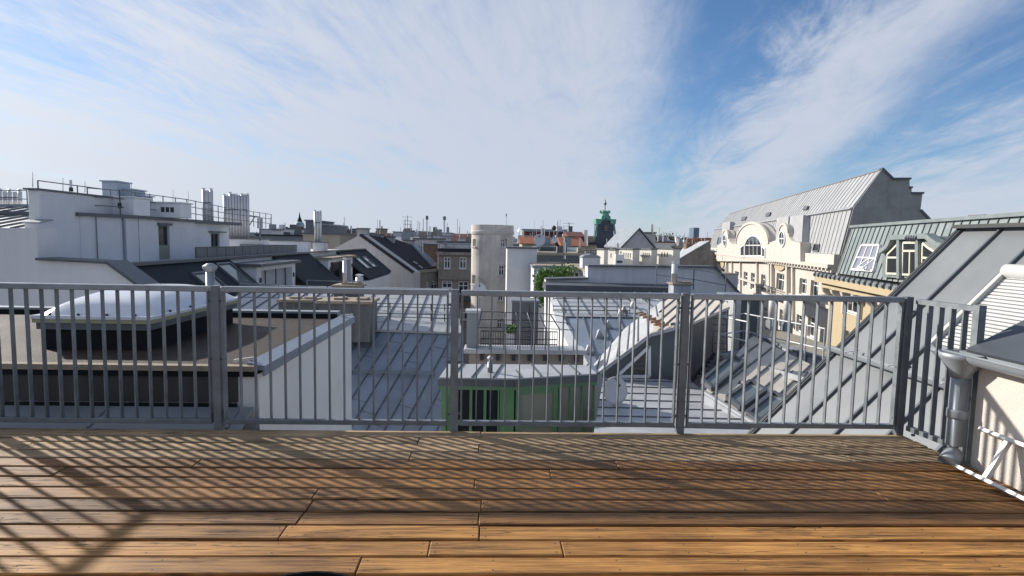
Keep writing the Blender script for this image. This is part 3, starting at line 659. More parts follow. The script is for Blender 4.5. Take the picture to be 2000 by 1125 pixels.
tops = [(941, 609, 934, 640), (963, 609, 957, 640), (986, 610, 985, 640), (1008, 611, 1012, 640), (1030, 611, 1039, 640), (1053, 612, 1066, 642), (1075, 614, 1093, 643), (1101, 618, 1121, 645)]
for a_, b_, c_, d_ in tops:
    p1 = P(c_, d_, 14.95); p0 = V((p1.x, 14.95, zc)); p2 = P(a_, b_, 15.35)
    B().tube([p0, p1, p2], .02, 6).make('post', M_GALV, wr)
for f_ in (0., .5, 1.):
    pts = []
    for a_, b_, c_, d_ in tops:
        p1 = P(c_, d_, 14.95); p2 = P(a_, b_, 15.35); pts.append(p1+(p2-p1)*f_)
    B().tube(pts, .012, 5).make('wire', M_DARK, wr)
# grey metal cabinet, ivy terrace and white walls behind the parapet
sh_ = thing('grey_metal_cabinet', 'tall grey metal service cabinet in front of the white shaft', 'cabinet', P(1026, 655, 30)-Z*8)
a, b = P(1000, 590, 30), P(1052, 590, 30)
B().aabb(a.x, b.x, 30, 31.5, a.z-10, a.z).make('body', M_MESH, sh_)
B().aabb(a.x-.05, b.x+.05, 29.95, 31.55, a.z, a.z+.1).make('lid', M_ZINC, sh_)
for k in range(1, 3): x = a.x+(b.x-a.x)*k/3; B().aabb(x-.015, x+.015, 29.97, 30, a.z-6, a.z-.1).make('panel_joint', M_DARK, sh_)
for k in range(9): z = a.z-.9-k*.18; B().aabb(a.x+.75, a.x+1.0, 29.965, 29.99, z, z+.05).make('louvre', M_ZINC, sh_)
pt = thing('planter_box', 'white planter trough with green plant left of the grey cabinet', 'planter', P(993, 652, 29)-Z*.6)
c_ = P(993, 651, 29); B().aabb(c_.x-.22, c_.x+.3, 28.9, 29.3, c_.z-6, c_.z).make('trough', M_WHITE, pt)
def leaves(parent, pts_fn, n, size, m, name='foliage', seed=1):
    rr = random.Random(seed); bb = B()
    for _ in range(n):
        p = pts_fn(rr); a = V((rr.uniform(-1, 1), rr.uniform(-1, 1), rr.uniform(-1, 1))).normalized(); b_ = a.cross(V((rr.uniform(-1, 1), rr.uniform(-1, 1), rr.uniform(-1, 1)))).normalized()
        s_ = size*rr.uniform(.6, 1.4); bb.add([p-a*s_, p+b_*s_*.6, p+a*s_, p-b_*s_*.6], [[0, 1, 2, 3]])
    return bb.make(name, m, parent)
leaves(pt, lambda r_: c_+V((r_.uniform(-.2, .4), r_.uniform(-.1, .3), r_.uniform(-.1, .45))), 160, .09, M_LEAF, seed=3)
ws = thing('white_lift_shaft', 'tall plain white shaft block right of the round tower', 'building', P(1020, 560, 42)-Z*20)
a, b = P(991, 482, 42), P(1049, 483, 42)
B().aabb(a.x, b.x, 42, 46, -22, a.z-.12).make('wall', M_WHITE, ws); B().aabb(a.x-.1, b.x+.1, 41.9, 46.1, a.z-.12, a.z).make('coping', M_ZINCD, ws)
wt = thing('white_terrace_house', 'white flat roofed terrace house with gravel roof and ivy behind the shaft', 'building', P(1080, 560, 38)-Z*20)
a, b = P(1043, 519, 38), P(1118, 521, 38)
B().aabb(a.x, b.x, 38, 45, -22, a.z-.15).make('wall', M_WHITE, wt); B().aabb(a.x-.1, b.x+.1, 37.9, 45, a.z-.15, a.z).make('coping', M_ZINC, wt)
B().aabb(a.x+.1, b.x-.1, 38.2, 45, a.z, a.z+.03).make('gravel_roof', M_GRAVEL, wt)
iv = thing('ivy_hedge', 'bright green climbing plant along the white terrace wall', 'ivy', P(1058, 600, 36)-Z*.5)
pA, pB, pC = P(1056, 592, 36.6), P(1056, 540, 36.6), P(1117, 531, 37)
def ivp(r_):
    if r_.random() < .5:
        t_ = r_.random(); p = pA+(pB-pA)*t_; w = .20
    else:
        t_ = r_.random(); p = pB+(pC-pB)*t_; w = .20
    return p+V((r_.gauss(0, w), r_.gauss(0, .2), r_.gauss(0, w*1.1)))
leaves(iv, ivp, 1800, .10, M_LEAF, seed=5)
B().tube([pA, pB, pC], .04, 5).make('stem', M_STONE, iv)
wp = thing('white_stair_house', 'small pale house with sloping grey roof beside the ivy', 'building', P(1130, 530, 39)-Z*20)
a, b = P(1117, 523, 38.5), P(1148, 545, 38.5)
B().prism([P(1116, 521, 38.5), P(1148, 538, 38.5), P(1148, 548, 38.5), P(1116, 548, 38.5)], (0, 5, 0)).make('wall', mat('ivory_render', (.66, .62, .5), .9), wp)
B().prism([P(1113, 516, 38.3), P(1149, 533, 38.3), P(1149, 538, 38.3), P(1113, 521, 38.3)], (0, 6, 0)).make('roof', M_GRAVEL, wp)
O_ = P(1121, 543, 38.5); window(wp, O_, V((1, 0, 0)), Z, V((0, -1, 0)), 0, .35, 0, .45, 1, inset=-.02)
# grey wall behind with sloping end
gw = thing('grey_gable_wall', 'long grey rendered fire wall with its right end sloping down', 'building', P(1250, 560, 33)-Z*20)
pl = (V((0, 33, 0)), V((0, 1, 0)))
pts = poly_px(pl, [(1066, 547), (1148, 545), (1148, 520.5), (1396, 523), (1443, 574), (1470, 610), (1470, 760), (1066, 760)])
B().prism([pts[1], pts[2], pts[3], pts[4], pts[5], pts[6], V((pts[1].x, 33, pts[6].z))], (0, 1.0, 0)).make('wall', M_GREYL, gw)
B().prism([pts[0], pts[1]+V((-.003, 0, 0)), V((pts[1].x-.003, 33, pts[6].z)), pts[7]], (0, 1, 0)).make('lower_wall', M_WHITE, gw)
for a, b in ((pts[0], pts[1]), (pts[2], pts[3]), (pts[3], pts[4]), (pts[4], pts[5])): B().bar(a+V((0, .45, .05)), b+V((0, .45, .05)), 1.3, .09).make('coping', M_ZINCD, gw)
a, b = P(1066, 569, 31), P(1330, 575, 31); B().box(a, b-a, V((0, 1.9, .05)), Z*.36).make('band_flashing', M_ZINCD, gw)
# ---------------- right-hand seam roof with valley
rv = thing('valley_roofed_house', 'house with grey seam roof and triangular vents sloping to a valley', 'building', P(1200, 660, 20)-Z*14)
u1 = plane3(P(1090, 622, 22), P(1290, 624, 22), P(1080, 573, 27.5))
sdv = PL(1085, 575, u1)-PL(1120, 622, u1)
seam_roof(rv, poly_px(u1, [(1098, 620), (1292, 622), (1325, 572), (1066, 570)]), PL(1135, 575, u1)-PL(1165, 620, u1), .75, M_ZINCL, th=.05, rib=.05, ribw=.04)
l1 = plane3(PL(1100, 621, u1), PL(1280, 622.5, u1), P(1165, 728, 16.5))
seam_roof(rv, poly_px(l1, [(1100, 621), (1275, 622), (1170, 728), (1158, 726)]), PL(1140, 622, l1)-PL(1172, 726, l1), .7, M_BLUEROOF, th=.05, rib=.05, ribw=.04)
a, b = PL(1098, 620, u1), PL(1290, 622, u1)
B().bar(a+Z*.02, b+Z*.02, .14, .05).make('break_flashing', M_ZINCD, rv)
B().prism([P(1085, 580, 26.5), P(1097, 602, 23.5), PL(1101, 622, l1), PL(1158, 727, l1), PL(1158, 800, l1), V((P(1085, 580, 26.5).x, 26.5, -16))], (-.35, .0, 0)).make('gable_wall', M_WHITE, rv)
for k, (x, y) in enumerate(((1190, 643), (1173, 662), (1152, 694), (1214, 618), (1221, 612), (1238, 603), (1260, 586))):
    pl_ = l1 if y > 622 else u1; c_ = PL(x, y, pl_); s_ = .30 if y > 622 else .28
    t = thing('roof_vent', None, 'vent', c_)
    B().add([c_+V((-s_*.6, .1, -.05)), c_+V((s_*.7, .1, -.05)), c_+V((-.1*s_, .45, .25)), c_+V((-.2*s_, -.05, s_*1.2))], [[0, 1, 3], [1, 2, 3], [2, 0, 3], [0, 2, 1]]).make('hood', M_ALU, t)
    tag(t, ['triangular metal vent hood on the blue slope, nearest the lit roof bend', 'triangular metal vent hood on the blue slope, middle one', 'lowest triangular metal vent hood on the blue slope, nearest the shed', 'triangular metal vent hood just above the roof break, left one', 'triangular metal vent hood just above the roof break, right one', 'triangular metal vent hood halfway up the pale valley roof', 'topmost triangular metal vent hood close under the dark flashing'][k], 'vent', 'triangular vent hoods on the valley roof')
for k, yy in enumerate((588, 611)):
    a, b = PL(1080, yy, u1), PL(1230, yy+1.5, u1)
    t = thing('snow_guard', f'double rail snow guard, the {"upper" if k == 0 else "lower"} one on the grey valley roof', 'snow guard', a)
    for z in (.12, .28): B().tube([a+Z*z, b+Z*z], .025, 6).make('rail', M_GALV, t)
    for j in range(7): p = a+(b-a)*j/6; B().bar(p, p+Z*.32, .04, .02).make('bracket', M_DARK, t)
# lit lean-to roof and dark wall with triangular window
lt = thing('dark_clad_penthouse', 'dark metal clad roof house with triangular window and sunlit seam roof', 'building', P(1300, 700, 14)-Z*12)
FY = 14.
wp_ = [P(x, y, FY) for x, y in ((1176, 738), (1176, 729), (1271, 655), (1335, 637), (1345, 634), (1345, 742))]
dirv = V((.30, 1, 0)).normalized()
B().prism(wp_, V((.15, .5, 0))).make('front_wall', M_ZINCD, lt)
c0 = P(1345, 634, FY); zf = P(1345, 742, FY).z; c1_ = P(1424, 600, 19.5); 
B().prism([c0, c1_, V((c1_.x, c1_.y, zf-.6)), V((c0.x, c0.y, zf-.6))], (-.4, .2, 0)).make('side_wall', M_ZINCD, lt)
la = plane3(P(1174, 727, FY-.05), P(1271, 652, FY-.05), P(1222, 640, 17.5))
seam_roof(lt, [P(1172, 727, FY-.05), P(1271, 652, FY-.05), PL(1298, 584, la), PL(1222, 641, la), PL(1160, 714, la)], PL(1222, 641, la)-PL(1215, 694, la), .33, M_ZINCL, th=.06, rib=.03, ribw=.03)
lb = plane3(P(1271, 652, FY-.05), P(1347, 632, FY-.05), PL(1298, 584, la))
seam_roof(lt, [P(1271, 652, FY-.05), P(1347, 632, FY-.05), PL(1425, 599, lb), PL(1420, 590, lb), PL(1330, 576, lb), PL(1298, 584, la)], PL(1330, 600, lb)-PL(1271, 652, lb), .33, M_TAN, th=.06, rib=.03, ribw=.03)
for a, b in ((P(1172, 728, FY-.08), P(1271, 654, FY-.08)), (P(1271, 654, FY-.08), P(1347, 634, FY-.08))): B().bar(a, b, .03, .09, up=Z).make('verge_trim', M_ZINCL, lt)
tw = [P(x, y, FY-.03) for x, y in ((1205, 735), (1268, 676), (1268, 735))]
cw = (tw[0]+tw[1]+tw[2])/3
fr_ = B()
for i in range(3): fr_.bar(tw[i], tw[(i+1) % 3], .07, .07, up=V((0, 1, 0)))
fo = fr_.make('window', M_WHITEP, lt); B().prism([p+V((0, .02, 0)) for p in tw], (0, .008, 0)).make('pane', G_WIN, fo)
for k in range(12):
    t_ = k/11; x = 1250+t_*45+(k % 2)*4; y = 616+t_*26
    c_ = PL(x, y, lb) if x > 1275 else PL(x, y, la)
    B().bar(c_+V((-.16, 0, .06)), c_+V((.12, .1, .09)), .035, .035, up=Z).make('snow_hook', M_RUST, lt)
ft = thing('flat_topped_annex', 'annex with pale flat seamed metal top in front of the dark penthouse', 'building', P(1280, 780, 12)-Z*14)
zf2 = P(1260, 740, FY).z
fp = [PZ(1178, 742, zf2), PZ(1346, 742, zf2), PZ(1395, 780, zf2), PZ(1500, 845, zf2), PZ(1520, 900, zf2), PZ(1150, 900, zf2)]
seam_roof(ft, fp, V((1, -.05, 0)), .58, M_ZINCL, th=.05, rib=.022, ribw=.025)
B().prism([p-Z*.06 for p in fp], -Z*12).make('wall', M_GREYW, ft)
# satellite dish
def dish(name, label, c, r, m=M_DISH, face=V((-.25, -1, .25)), pole=.8, cat='satellite dish'):
    t = thing(name, label, cat, c-Z*pole); f = face.normalized(); a = f.cross(Z).normalized(); b = a.cross(f)*-1
    bb = B(); nr, na = 5, 24; vs = [c-f*r*.18]
    for i in range(1, nr+1):
        for k in range(na):
            ang = 2*math.pi*k/na; rr = r*i/nr; vs.append(c+(a*math.cos(ang)+b*math.sin(ang)*1.1)*rr-f*(r*.18*(1-(i/nr)**2)))
    fs = [[0, 1+k, 1+(k+1) % na] for k in range(na)]
    for i in range(nr-1):
        for k in range(na): fs.append([1+i*na+k, 1+(i+1)*na+k, 1+(i+1)*na+(k+1) % na, 1+i*na+(k+1) % na])
    me_ = bb.add(vs, fs).make('reflector', m, t, smooth=True)
    md = me_.modifiers.new('thick', 'SOLIDIFY'); md.thickness = r*.05
    e = c+f*r*.9-b*r*.5
    B().bar(c-b*r*1.0, e, r*.06, r*.06).make('feed_arm', M_DARK, t); B().bar(e-f*.01, e-f*r*.25+b*r*.1, r*.18, r*.18).make('receiver', M_DARK, t)
    B().tube([c-f*r*.25, c-f*r*.3-Z*pole], r*.07, 8).make('mast', M_GALV, t)
    return t
dish('satellite_dish', 'large white satellite dish standing on the pale flat roof', P(1202, 763, 11.6), .27, pole=.45, face=V((.15, -1, .2)))
dish('satellite_dish', 'white satellite dish on a tall pole in front of the round tower', P(936, 566, 19), .235, pole=1.9, face=V((.1, -1, .25)))
dish('satellite_dish', 'big white satellite dish above the white shaft roof', P(1054, 469, 46), .47, pole=1.0)
dish('satellite_dish', 'small white satellite dish right of the big one on the skyline', P(1083, 469, 52), .27, pole=1.2)
dish('satellite_dish', 'bright sunlit satellite dish seen edge-on beside the round tower', P(1013, 449, 48), .20, pole=1.6, face=V((-1, -.35, .2)))
# ---------------- tan roof with roof windows, walkway
tr = thing('skylight_annex', 'annex with sunlit tan seam slope and roof windows below the steel walkway', 'building', P(1440, 760, 12)-Z*12)
tp = plane3(P(1392, 775, 11.6), P(1500, 838, 10.2), P(1545, 700, 13.2))
q6 = poly_px(tp, [(1372, 764), (1398, 760), (1500, 842), (1565, 800), (1610, 745), (1455, 660), (1385, 700)])
q6 = poly_px(tp, [(1376, 765), (1512, 850), (1640, 740), (1470, 655)])
seam_roof(tr, q6, PL(1540, 690, tp)-PL(1420, 790, tp), .36, M_TAN, th=.05, rib=.03, ribw=.03)
B().prism([p-Z*.07 for p in q6], -Z*10).make('wall', M_GREYW, tr)
B().bar(PL(1374, 766, tp)+Z*.02, PL(1510, 851, tp)+Z*.02, .07, .05).make('eaves_edge', M_ZINCL, tr)
def roofwin(name, label, pts, m=M_ZINCD):
    q_ = poly_px(tp, pts); n_ = (q_[1]-q_[0]).cross(q_[2]-q_[0]).normalized(); n_ = n_ if n_.z > 0 else -n_
    t = thing(name, label, 'roof window', sum(q_, V((0, 0, 0)))/4)
    for i in range(4): B().bar(q_[i]+n_*.05, q_[(i+1) % 4]+n_*.05, .08, .12, up=n_).make('frame', m, t)
    B().prism([p+n_*.03 for p in q_], n_*.03).make('pane', G_SKY, t)
roofwin('roof_window', 'roof window left of the others with greenish glass on the sunlit roof', [(1372, 748), (1392, 764), (1452, 712), (1430, 700)])
roofwin('roof_window', 'middle roof window reflecting pale sky on the sunlit roof', [(1420, 782), (1448, 802), (1495, 768), (1466, 750)])
roofwin('roof_window', 'right-hand roof window close to the big grey slope', [(1460, 812), (1484, 830), (1535, 788), (1510, 772)])
wk = thing('steel_walkway', 'steel grating walkway with tube railings above the roof windows', 'walkway', P(1500, 690, 14)-Z*1)
zw = P(1404, 690, 14.5).z
w = [PZ(1404, 690, zw), PZ(1598, 748, zw), PZ(1606, 724, zw), PZ(1450, 681, zw)]
B().prism(w, -Z*.04).make('grating', M_MESH, wk)
B().bar(w[0]-Z*.03, w[1]-Z*.03, .04, .12).make('edge_beam', M_ZINCL, wk)
for k in range(9):
    a = w[0]+(w[1]-w[0])*k/8; b = w[3]+(w[2]-w[3])*k/8; B().bar(a+Z*.003, b+Z*.003, .02, .01).make('grating_bar', M_DARK, wk)
for (i, j, n_) in ((0, 3, 1), (3, 2, 5)):
    a, b = w[i], w[j]
    for z in (.5, .98): B().tube([a+Z*z, b+Z*z], .018, 6).make('rail', M_ZINCL, wk)
    for k in range(n_+1): p = a+(b-a)*k/n_; B().tube([p, p+Z*1.0], .018, 6).make('post', M_ZINCL, wk)
a, b = w[0], w[0]+(w[1]-w[0])*.33
for z in (.5, .98): B().tube([a+Z*z, b+Z*z], .018, 6).make('rail', M_ZINCL, wk)
for k in range(3): p = a+(b-a)*k/2; B().tube([p, p+Z*1.0], .018, 6).make('post', M_ZINCL, wk)
B().tube([w[0]+(w[1]-w[0])*.33-Z*.1, PL(1443, 750, tp)], .03, 6).make('leg', M_DARK, wk); B().tube([w[1]-Z*.1, w[1]-Z*1.4], .03, 6).make('leg', M_DARK, wk)
st = thing('steel_steps', 'dark steel steps going down from the walkway beside the dark penthouse', 'stairs', PZ(1352, 742, zf2))
s0, s1 = PZ(1352, 742, zf2), w[0]+V((-.15, -.1, 0))
off = V((.55, .12, 0))
for o_ in (V((0, 0, 0)), off): B().bar(s0+o_, s1+o_, .04, .12).make('stringer', M_DARK, st)
for k in range(1, 7): p = s0+(s1-s0)*k/7; B().box(p+V((.02, -.08, 0)), off*.94, V((0, .18, 0)), Z*.03).make('tread', M_MESH, st)
ll = thing('wall_ladder', 'fixed steel ladder up the dark wall of the penthouse', 'ladder', P(1403, 680, 17))
for x in (1392, 1420): B().tube([P(x, 690, 17), P(x, 588, 17)], .025, 6).make('rail', M_MESH, ll)
for k in range(8): y = 598+k*12; B().tube([P(1392, y, 17), P(1420, y, 17)], .016, 5).make('rung', M_MESH, ll)
bx = thing('blue_grey_roof_box', 'blue grey sheet clad roof box with gravel on top behind the walkway', 'building', P(1545, 700, 15.5)-Z*12)
a, b = P(1474, 655, 17.5), P(1615, 688, 13.8); zt = a.z; b.z = zt
dd = (b-a).normalized(); bkv = V((-dd.y, dd.x, 0))*-1
bkv = V((1.1, 1.3, 0))
seam_roof(bx, [a, b, b-Z*3, a-Z*3], Z, .42, M_GREYW, th=.05, rib=.02, ribw=.03, name='wall_panel')
B().prism([a-Z*.02+V((.05, .07, 0)), b-Z*.02+V((.05, .07, 0)), b+bkv*1.2-Z*.02, a+bkv*1.2-Z*.02], -Z*4).make('core', M_GREYW, bx)
B().prism([a-Z*.02, b-Z*.02, b+bkv*1.2-Z*.02, a+bkv*1.2-Z*.02], Z*.05).make('gravel_roof', M_GRAVEL, bx)
B().bar(a+Z*.0, b+Z*.0, .1, .09).make('edge_trim', M_ZINC, bx)
for k, x in enumerate((1508, 1537)):
    p = P(x, 652, 18.5); t = thing('flue_pair', f'{"left" if k == 0 else "right"} of two thick pale flue pipes on grey boxes before the cream facade', 'flue', p-Z*.1)
    B().aabb(p.x-.14, p.x+.14, 18.4, 18.7, p.z-.2, p.z+.45).make('base_box', M_ZINC, t)
    B().lathe(p+Z*.45+V((0, .06, 0)), [(.13, 0), (.13, .85), (.10, .87)], 14).make('pipe', M_PIPE, t, smooth=True)
dt_ = thing('dark_stair_tower', 'dark blue grey clad stair head with pale pipe left of the cream facade', 'building', P(1455, 620, 20)-Z*12)
a, b = P(1448, 585, 20), P(1484, 585, 20); B().aabb(a.x, b.x, 20, 22, a.z-10, a.z).make('wall', M_ZINCD, dt_)
B().aabb(a.x-.06, b.x+.06, 19.9, 22.1, a.z, a.z+.08).make('cap', M_ZINC, dt_)
a = P(1432, 600, 19.5); B().aabb(a.x, a.x+.28, 19.5, 20.2, a.z-8, a.z+.3).make('pale_pier', M_ZINCL, dt_)
fence_rail('gable_guard_rail', 'thin tube guard rail on the roof in front of the grey fire wall', [P(1281, 556, 29), P(1354, 566, 28), P(1416, 578, 27)], 1.05, M_GALV, 2, .025, 1.5)
chimney_block('chimney', 'pale zinc chimney pipe block in front of the grey fire wall', 1316, 1350, 553, 600, 28, .8, M_GREYW, M_STONE, pots=((1321, .16, .95),))
# ================================================================== WHITE BUILDING ON THE LEFT
wb = thing('white_penthouse', 'white rendered penthouse block with tall narrow window and grey roof edge', 'building', V((-18, 27, -22)))
zt = ZPENT = PX(237, 420, -16).z; z0 = PX(243, 516, -16).z
YA, YZ = PX(237, 420, -16).y, PX(381, 430, -16).y
O_ = V((-16, YA, z0)); r_ = V((0, 1, 0)); n_ = V((1, 0, 0)); Ln = YZ-YA; H = zt-.12-z0
wa, wb_ = PX(309, 440, -16), PX(333, 512, -16)
hx0, hx1, hz0, hz1 = wa.y-YA, wb_.y-YA, max(.1, wb_.z-z0), wa.z-z0
wall_holes(wb, O_, r_, Z, n_, Ln, H, [(hx0, hx1, hz0, hz1)], M_WHITE, .22)
window(wb, O_, r_, Z, n_, hx0, hx1, hz0, hz1, 1, (.42,), .07, .16, M_ZINCD, sill=False)
B().box(O_+r_*(hx0-.08)+Z*hz1, r_*(hx1-hx0+.16), n_*.12, Z*.12).make('window_hood', M_ZINCD, wb)
B().box(O_+r_*hx0+Z*hz0-n_*.05, r_*(hx1-hx0), n_*.02, Z*(hz1-hz0)*.42).make('balustrade_glass', G_DIRTY, wb)
A_ = V((-16.75, 23.5, 0)); 
B().prism([V((-16.04, YA, z0)), V((-16.75, YA-1.4, z0)), V((-20, YA-1.4, z0)), V((-20, YZ-.05, z0)), V((-16.45, YZ-.05, z0)), V((-16.45, YA+.1, z0))], Z*H).make('block', M_WHITE, wb)
B().prism([V((-15.85, YA-.05, zt-.12)), V((-16.65, YA-1.6, zt-.12)), V((-20, YA-1.6, zt-.12)), V((-20, YZ+.15, zt-.12)), V((-15.85, YZ+.15, zt-.12))], Z*.14).make('coping', M_ZINCD, wb)
B().tube([V((-15.93, YA+.06, zt-.1)), V((-15.93, YA+.06, z0))], .055, 10).make('downpipe', M_ZINC, wb)
B().tube([V((-16.45, YA-.9, zt-.1)), V((-16.45, YA-.9, z0))], .02, 6).make('conductor', M_GALV, wb)
B().tube([V((-15.9, YA+1.0, zt)), V((-15.85, YA+.9, z0-1))], .012, 6).make('cable', M_GALV, wb)
fw = thing('white_fire_wall', 'tall white fire wall slab rising above the left penthouse', 'wall', V((-17.3, 23, -22)))
FX = P(77, 371, 21.6).x; FX0 = P(53, 368, 21.6).x; zf_ = P(77, 371, 21.6).z
B().aabb(FX0, FX, 21.6, 26, -22, zf_).make('wall', M_WHITE, fw, bevel=.03); B().aabb(FX0-.08, FX+.06, 21.5, 26, zf_, zf_+.06).make('coping', M_ZINCD, fw)
B().aabb(P(48, 435, 21).x, P(78, 435, 21).x, 21.0, 21.57, -22, 1.70).make('step_pier', M_WHITE, fw)
B().prism([V((P(46, 435, 21).x, 20.9, 1.70)), V((P(80, 435, 21).x, 20.9, 1.70)), V((P(80, 435, 21).x, 21.58, 1.82)), V((P(46, 435, 21).x, 21.58, 1.82))], Z*.05).make('step_cap', M_ZINC, fw)
lw = thing('white_gable_end', 'broad white gable end wall with dark sloping edge at the far left', 'building', V((-16, 20.5, -22)))
pl20 = (V((0, 20, 0)), V((0, 1, 0)))
g_ = poly_px(pl20, [(-140, 445), (72, 445), (76, 508), (213, 515), (258, 548), (330, 600), (330, 800), (-140, 800)])
B().prism([g_[0], g_[1], V((g_[1].x, 20, g_[7].z)), g_[7]], (0, .85, 0)).make('left_wall', M_WHITE, lw)
B().prism([V((g_[1].x+.003, 20, g_[2].z)), g_[3], g_[4], g_[5], g_[6], V((g_[1].x+.003, 20, g_[6].z))], (0, .9, 0)).make('gable_wall', M_WHITE, lw)
B().bar(V((g_[1].x, 20.4, g_[2].z+.04)), g_[3]+V((0, .4, .04)), 1.1, .08).make('coping', M_ZINCD, lw)
B().bar(g_[3]+V((0, .4, .05)), g_[5]+V((0, .4, .05)), 1.1, .10).make('verge_coping', M_ZINCD, lw)
# long dark roof with dormers
dr = thing('dark_mansard_house', 'long dark tiled roof with white dormers and roof windows on the left', 'building', V((-13, 40, -22)))
TX, TZ, EX, EZ = -13.35, .22, -10.6, -2.1
topd = V((TX, 0, TZ)); eav = V((EX, 0, EZ)); sdn = (eav-topd).normalized(); nsl = V((-(EZ-TZ), 0, EX-TX)).normalized()
def segroof(y0, y1): slab(dr, [topd+V((0, y0, 0)), topd+V((0, y1, 0)), eav+V((0, y1, 0)), eav+V((0, y0, 0))], .12, M_SLATE, 'roof_slope')
for y0, y1 in ((20.9, 29.0), (34.7, 41.5), (48.7, 59)): segroof(y0, y1)
B().aabb(-20, TX-.05, 20.95, 59, -22, TZ-.06).make('wall', M_WHITE, dr)
B().aabb(TX-.05, EX+.05, 20.95, 59, -22, EZ-.15).make('lower_wall', M_WHITE, dr)
B().prism([V((TX, 58.98, TZ-.15)), V((EX, 58.98, EZ-.15)), V((EX, 58.98, -22)), V((TX, 58.98, -22))], (0, -.3, 0)).make('end_wall', M_WHITE, dr)
B().bar(topd+V((0, 59.0, .05)), eav+V((0, 59.0, .05)), .3, .2).make('verge', M_ZINCD, dr)
B().bar(topd+V((-.1, 20.9, .05)), topd+V((-.1, 59, .05)), .5, .12).make('ridge_flashing', M_ZINCD, dr)
for i, (y0, y1) in enumerate(((29.0, 34.7), (41.5, 48.7))):
    xf = -12.; zt_ = PX(500, 517, xf).z if i == 0 else PX(650, 503, xf).z; zb_ = -2.3
    Od = V((xf, y0+.25, zb_)); Hd = zt_-.12-zb_; Ld = y1-y0-.5
    ha, hb = (.35, Ld-.35); hh = Hd-.22
    dm_ = wall_holes(dr, Od, V((0, 1, 0)), Z, V((1, 0, 0)), Ld, Hd, [(ha, hb, .05, hh)], M_WHITE, .5, 'dormer_front', .6)
    window(dr, Od, V((0, 1, 0)), Z, V((1, 0, 0)), ha, hb, .05, hh, 3, (), .06, .42, M_ZINCD, mat('grey_blind', (.33, .34, .37), .6) if i == 0 else G_WIN, name='dormer_window')
    for yy in (y0+.25, y1-.25):
        sgn = -1 if yy < (y0+y1)/2 else 1
        B().prism([V((xf-.01, yy, zt_-.12)), V((TX-.3, yy, zt_-.12)), V((TX-.3, yy, TZ-.5)), V((xf-.01, yy, zb_))], (0, sgn*.22, 0)).make('dormer_cheek', M_WHITE, dr)
    B().aabb(TX-.4, xf+.3, y0-.15, y1+.15, zt_-.119, zt_+.04).make('dormer_roof', M_STONE if i else M_ZINCD, dr)
    for yy in (y0+.42, y1-.42): B().aabb(xf+.001, xf+.07, yy-.06, yy+.06, zt_-.95, zt_-.7).make('wall_lamp', M_DARK, dr)
def slopewin(y0, y1, t0, t1):
    a, b = topd+(eav-topd)*t0, topd+(eav-topd)*t1; qv = [a+V((0, y0, 0)), a+V((0, y1, 0)), b+V((0, y1, 0)), b+V((0, y0, 0))]
    f = B()
    for k in range(4): f.bar(qv[k]+nsl*.05, qv[(k+1) % 4]+nsl*.05, .1, .12, up=nsl)
    fo = f.make('roof_window', M_ZINCD, dr); B().prism([p+nsl*.02 for p in qv], nsl*.03).make('pane', G_SKY, fo)
for y0, y1, t0, t1 in ((24.2, 25.6, .22, .6), (27.0, 28.4, .1, .6), (51.5, 53.2, .3, .7), (54.2, 56, .3, .7)): slopewin(y0, y1, t0, t1)
# terrace railing of grey mesh panels
mr_ = thing('mesh_terrace_railing', 'grey perforated panel railing round the roof terrace of the white house', 'railing', V((-14, 35, .1)))
a, b = PX(384, 514, -14), PX(580, 509, -14); zb_, zt_ = TZ-.05, PX(480, 481, -14).z
n = 14
for k in range(n):
    y0, y1 = a.y+(b.y-a.y)*k/n, a.y+(b.y-a.y)*(k+1)/n
    B().aabb(-14.02, -13.98, y0+.03, y1-.03, zb_+.05, zt_-.03).make('panel', M_MESH, mr_)
    B().aabb(-14.06, -14.02, y0-.02, y0+.02, zb_-.1, zt_).make('post', M_ZINCD, mr_)
B().aabb(-14.04, -13.96, a.y, b.y, zt_-.03, zt_+.02).make('handrail', M_ZINCD, mr_)
B().aabb(-18, -14.04, b.y-.02, b.y+.02, zb_+.05, zt_).make('end_panel', M_MESH, mr_)
sb = thing('setback_block', 'white set-back roof room with glass door behind the mesh railing', 'building', V((-18, 35, .1)))
zt_ = PX(400, 437, -16.5).z; Os = V((-16.5, 30.75, TZ-.06)); Hs = zt_-Os.z; da, db = PX(412, 458, -16.5).y-30.75, PX(429, 480, -16.5).y-30.75
wall_holes(sb, Os, V((0, 1, 0)), Z, n_, 5.2, Hs, [(da, db, .05, Hs*.72)], M_WHITE, .2)
window(sb, Os, V((0, 1, 0)), Z, n_, da, db, .05, Hs*.72, 2, (), .07, .15, M_ZINCD, name='glass_door')
B().aabb(-19.8, -16.905, 30.75, 36.8, TZ-.06, zt_).make('block', M_WHITE, sb); B().aabb(-20, -16.2, 31.55, 37.1, zt_, zt_+.18).make('roof_edge', M_ZINCD, sb)
B().aabb(-16.49, -16.2, 30.75+da-.3, 30.75+db+.3, Os.z+Hs*.74, Os.z+Hs*.78).make('canopy', M_ZINCD, sb)
lp2 = thing('white_flue_parapet', 'long low white parapet block carrying the row of nine flue pipes', 'wall', P(475, 475, 41)-Z*1.6)
a, b = P(436, 465, 41), P(515, 468, 41); B().aabb(a.x, b.x, 41, 42, TZ-.06, a.z-.06).make('wall', M_WHITE, lp2); B().aabb(a.x-.1, b.x+.1, 40.9, 42.1, a.z-.06, a.z).make('coping', M_ZINCD, lp2)
lp3 = thing('white_roof_parapet', 'long white parapet wall behind the right end of the mesh railing', 'wall', P(560, 485, 46)-Z*1.6)
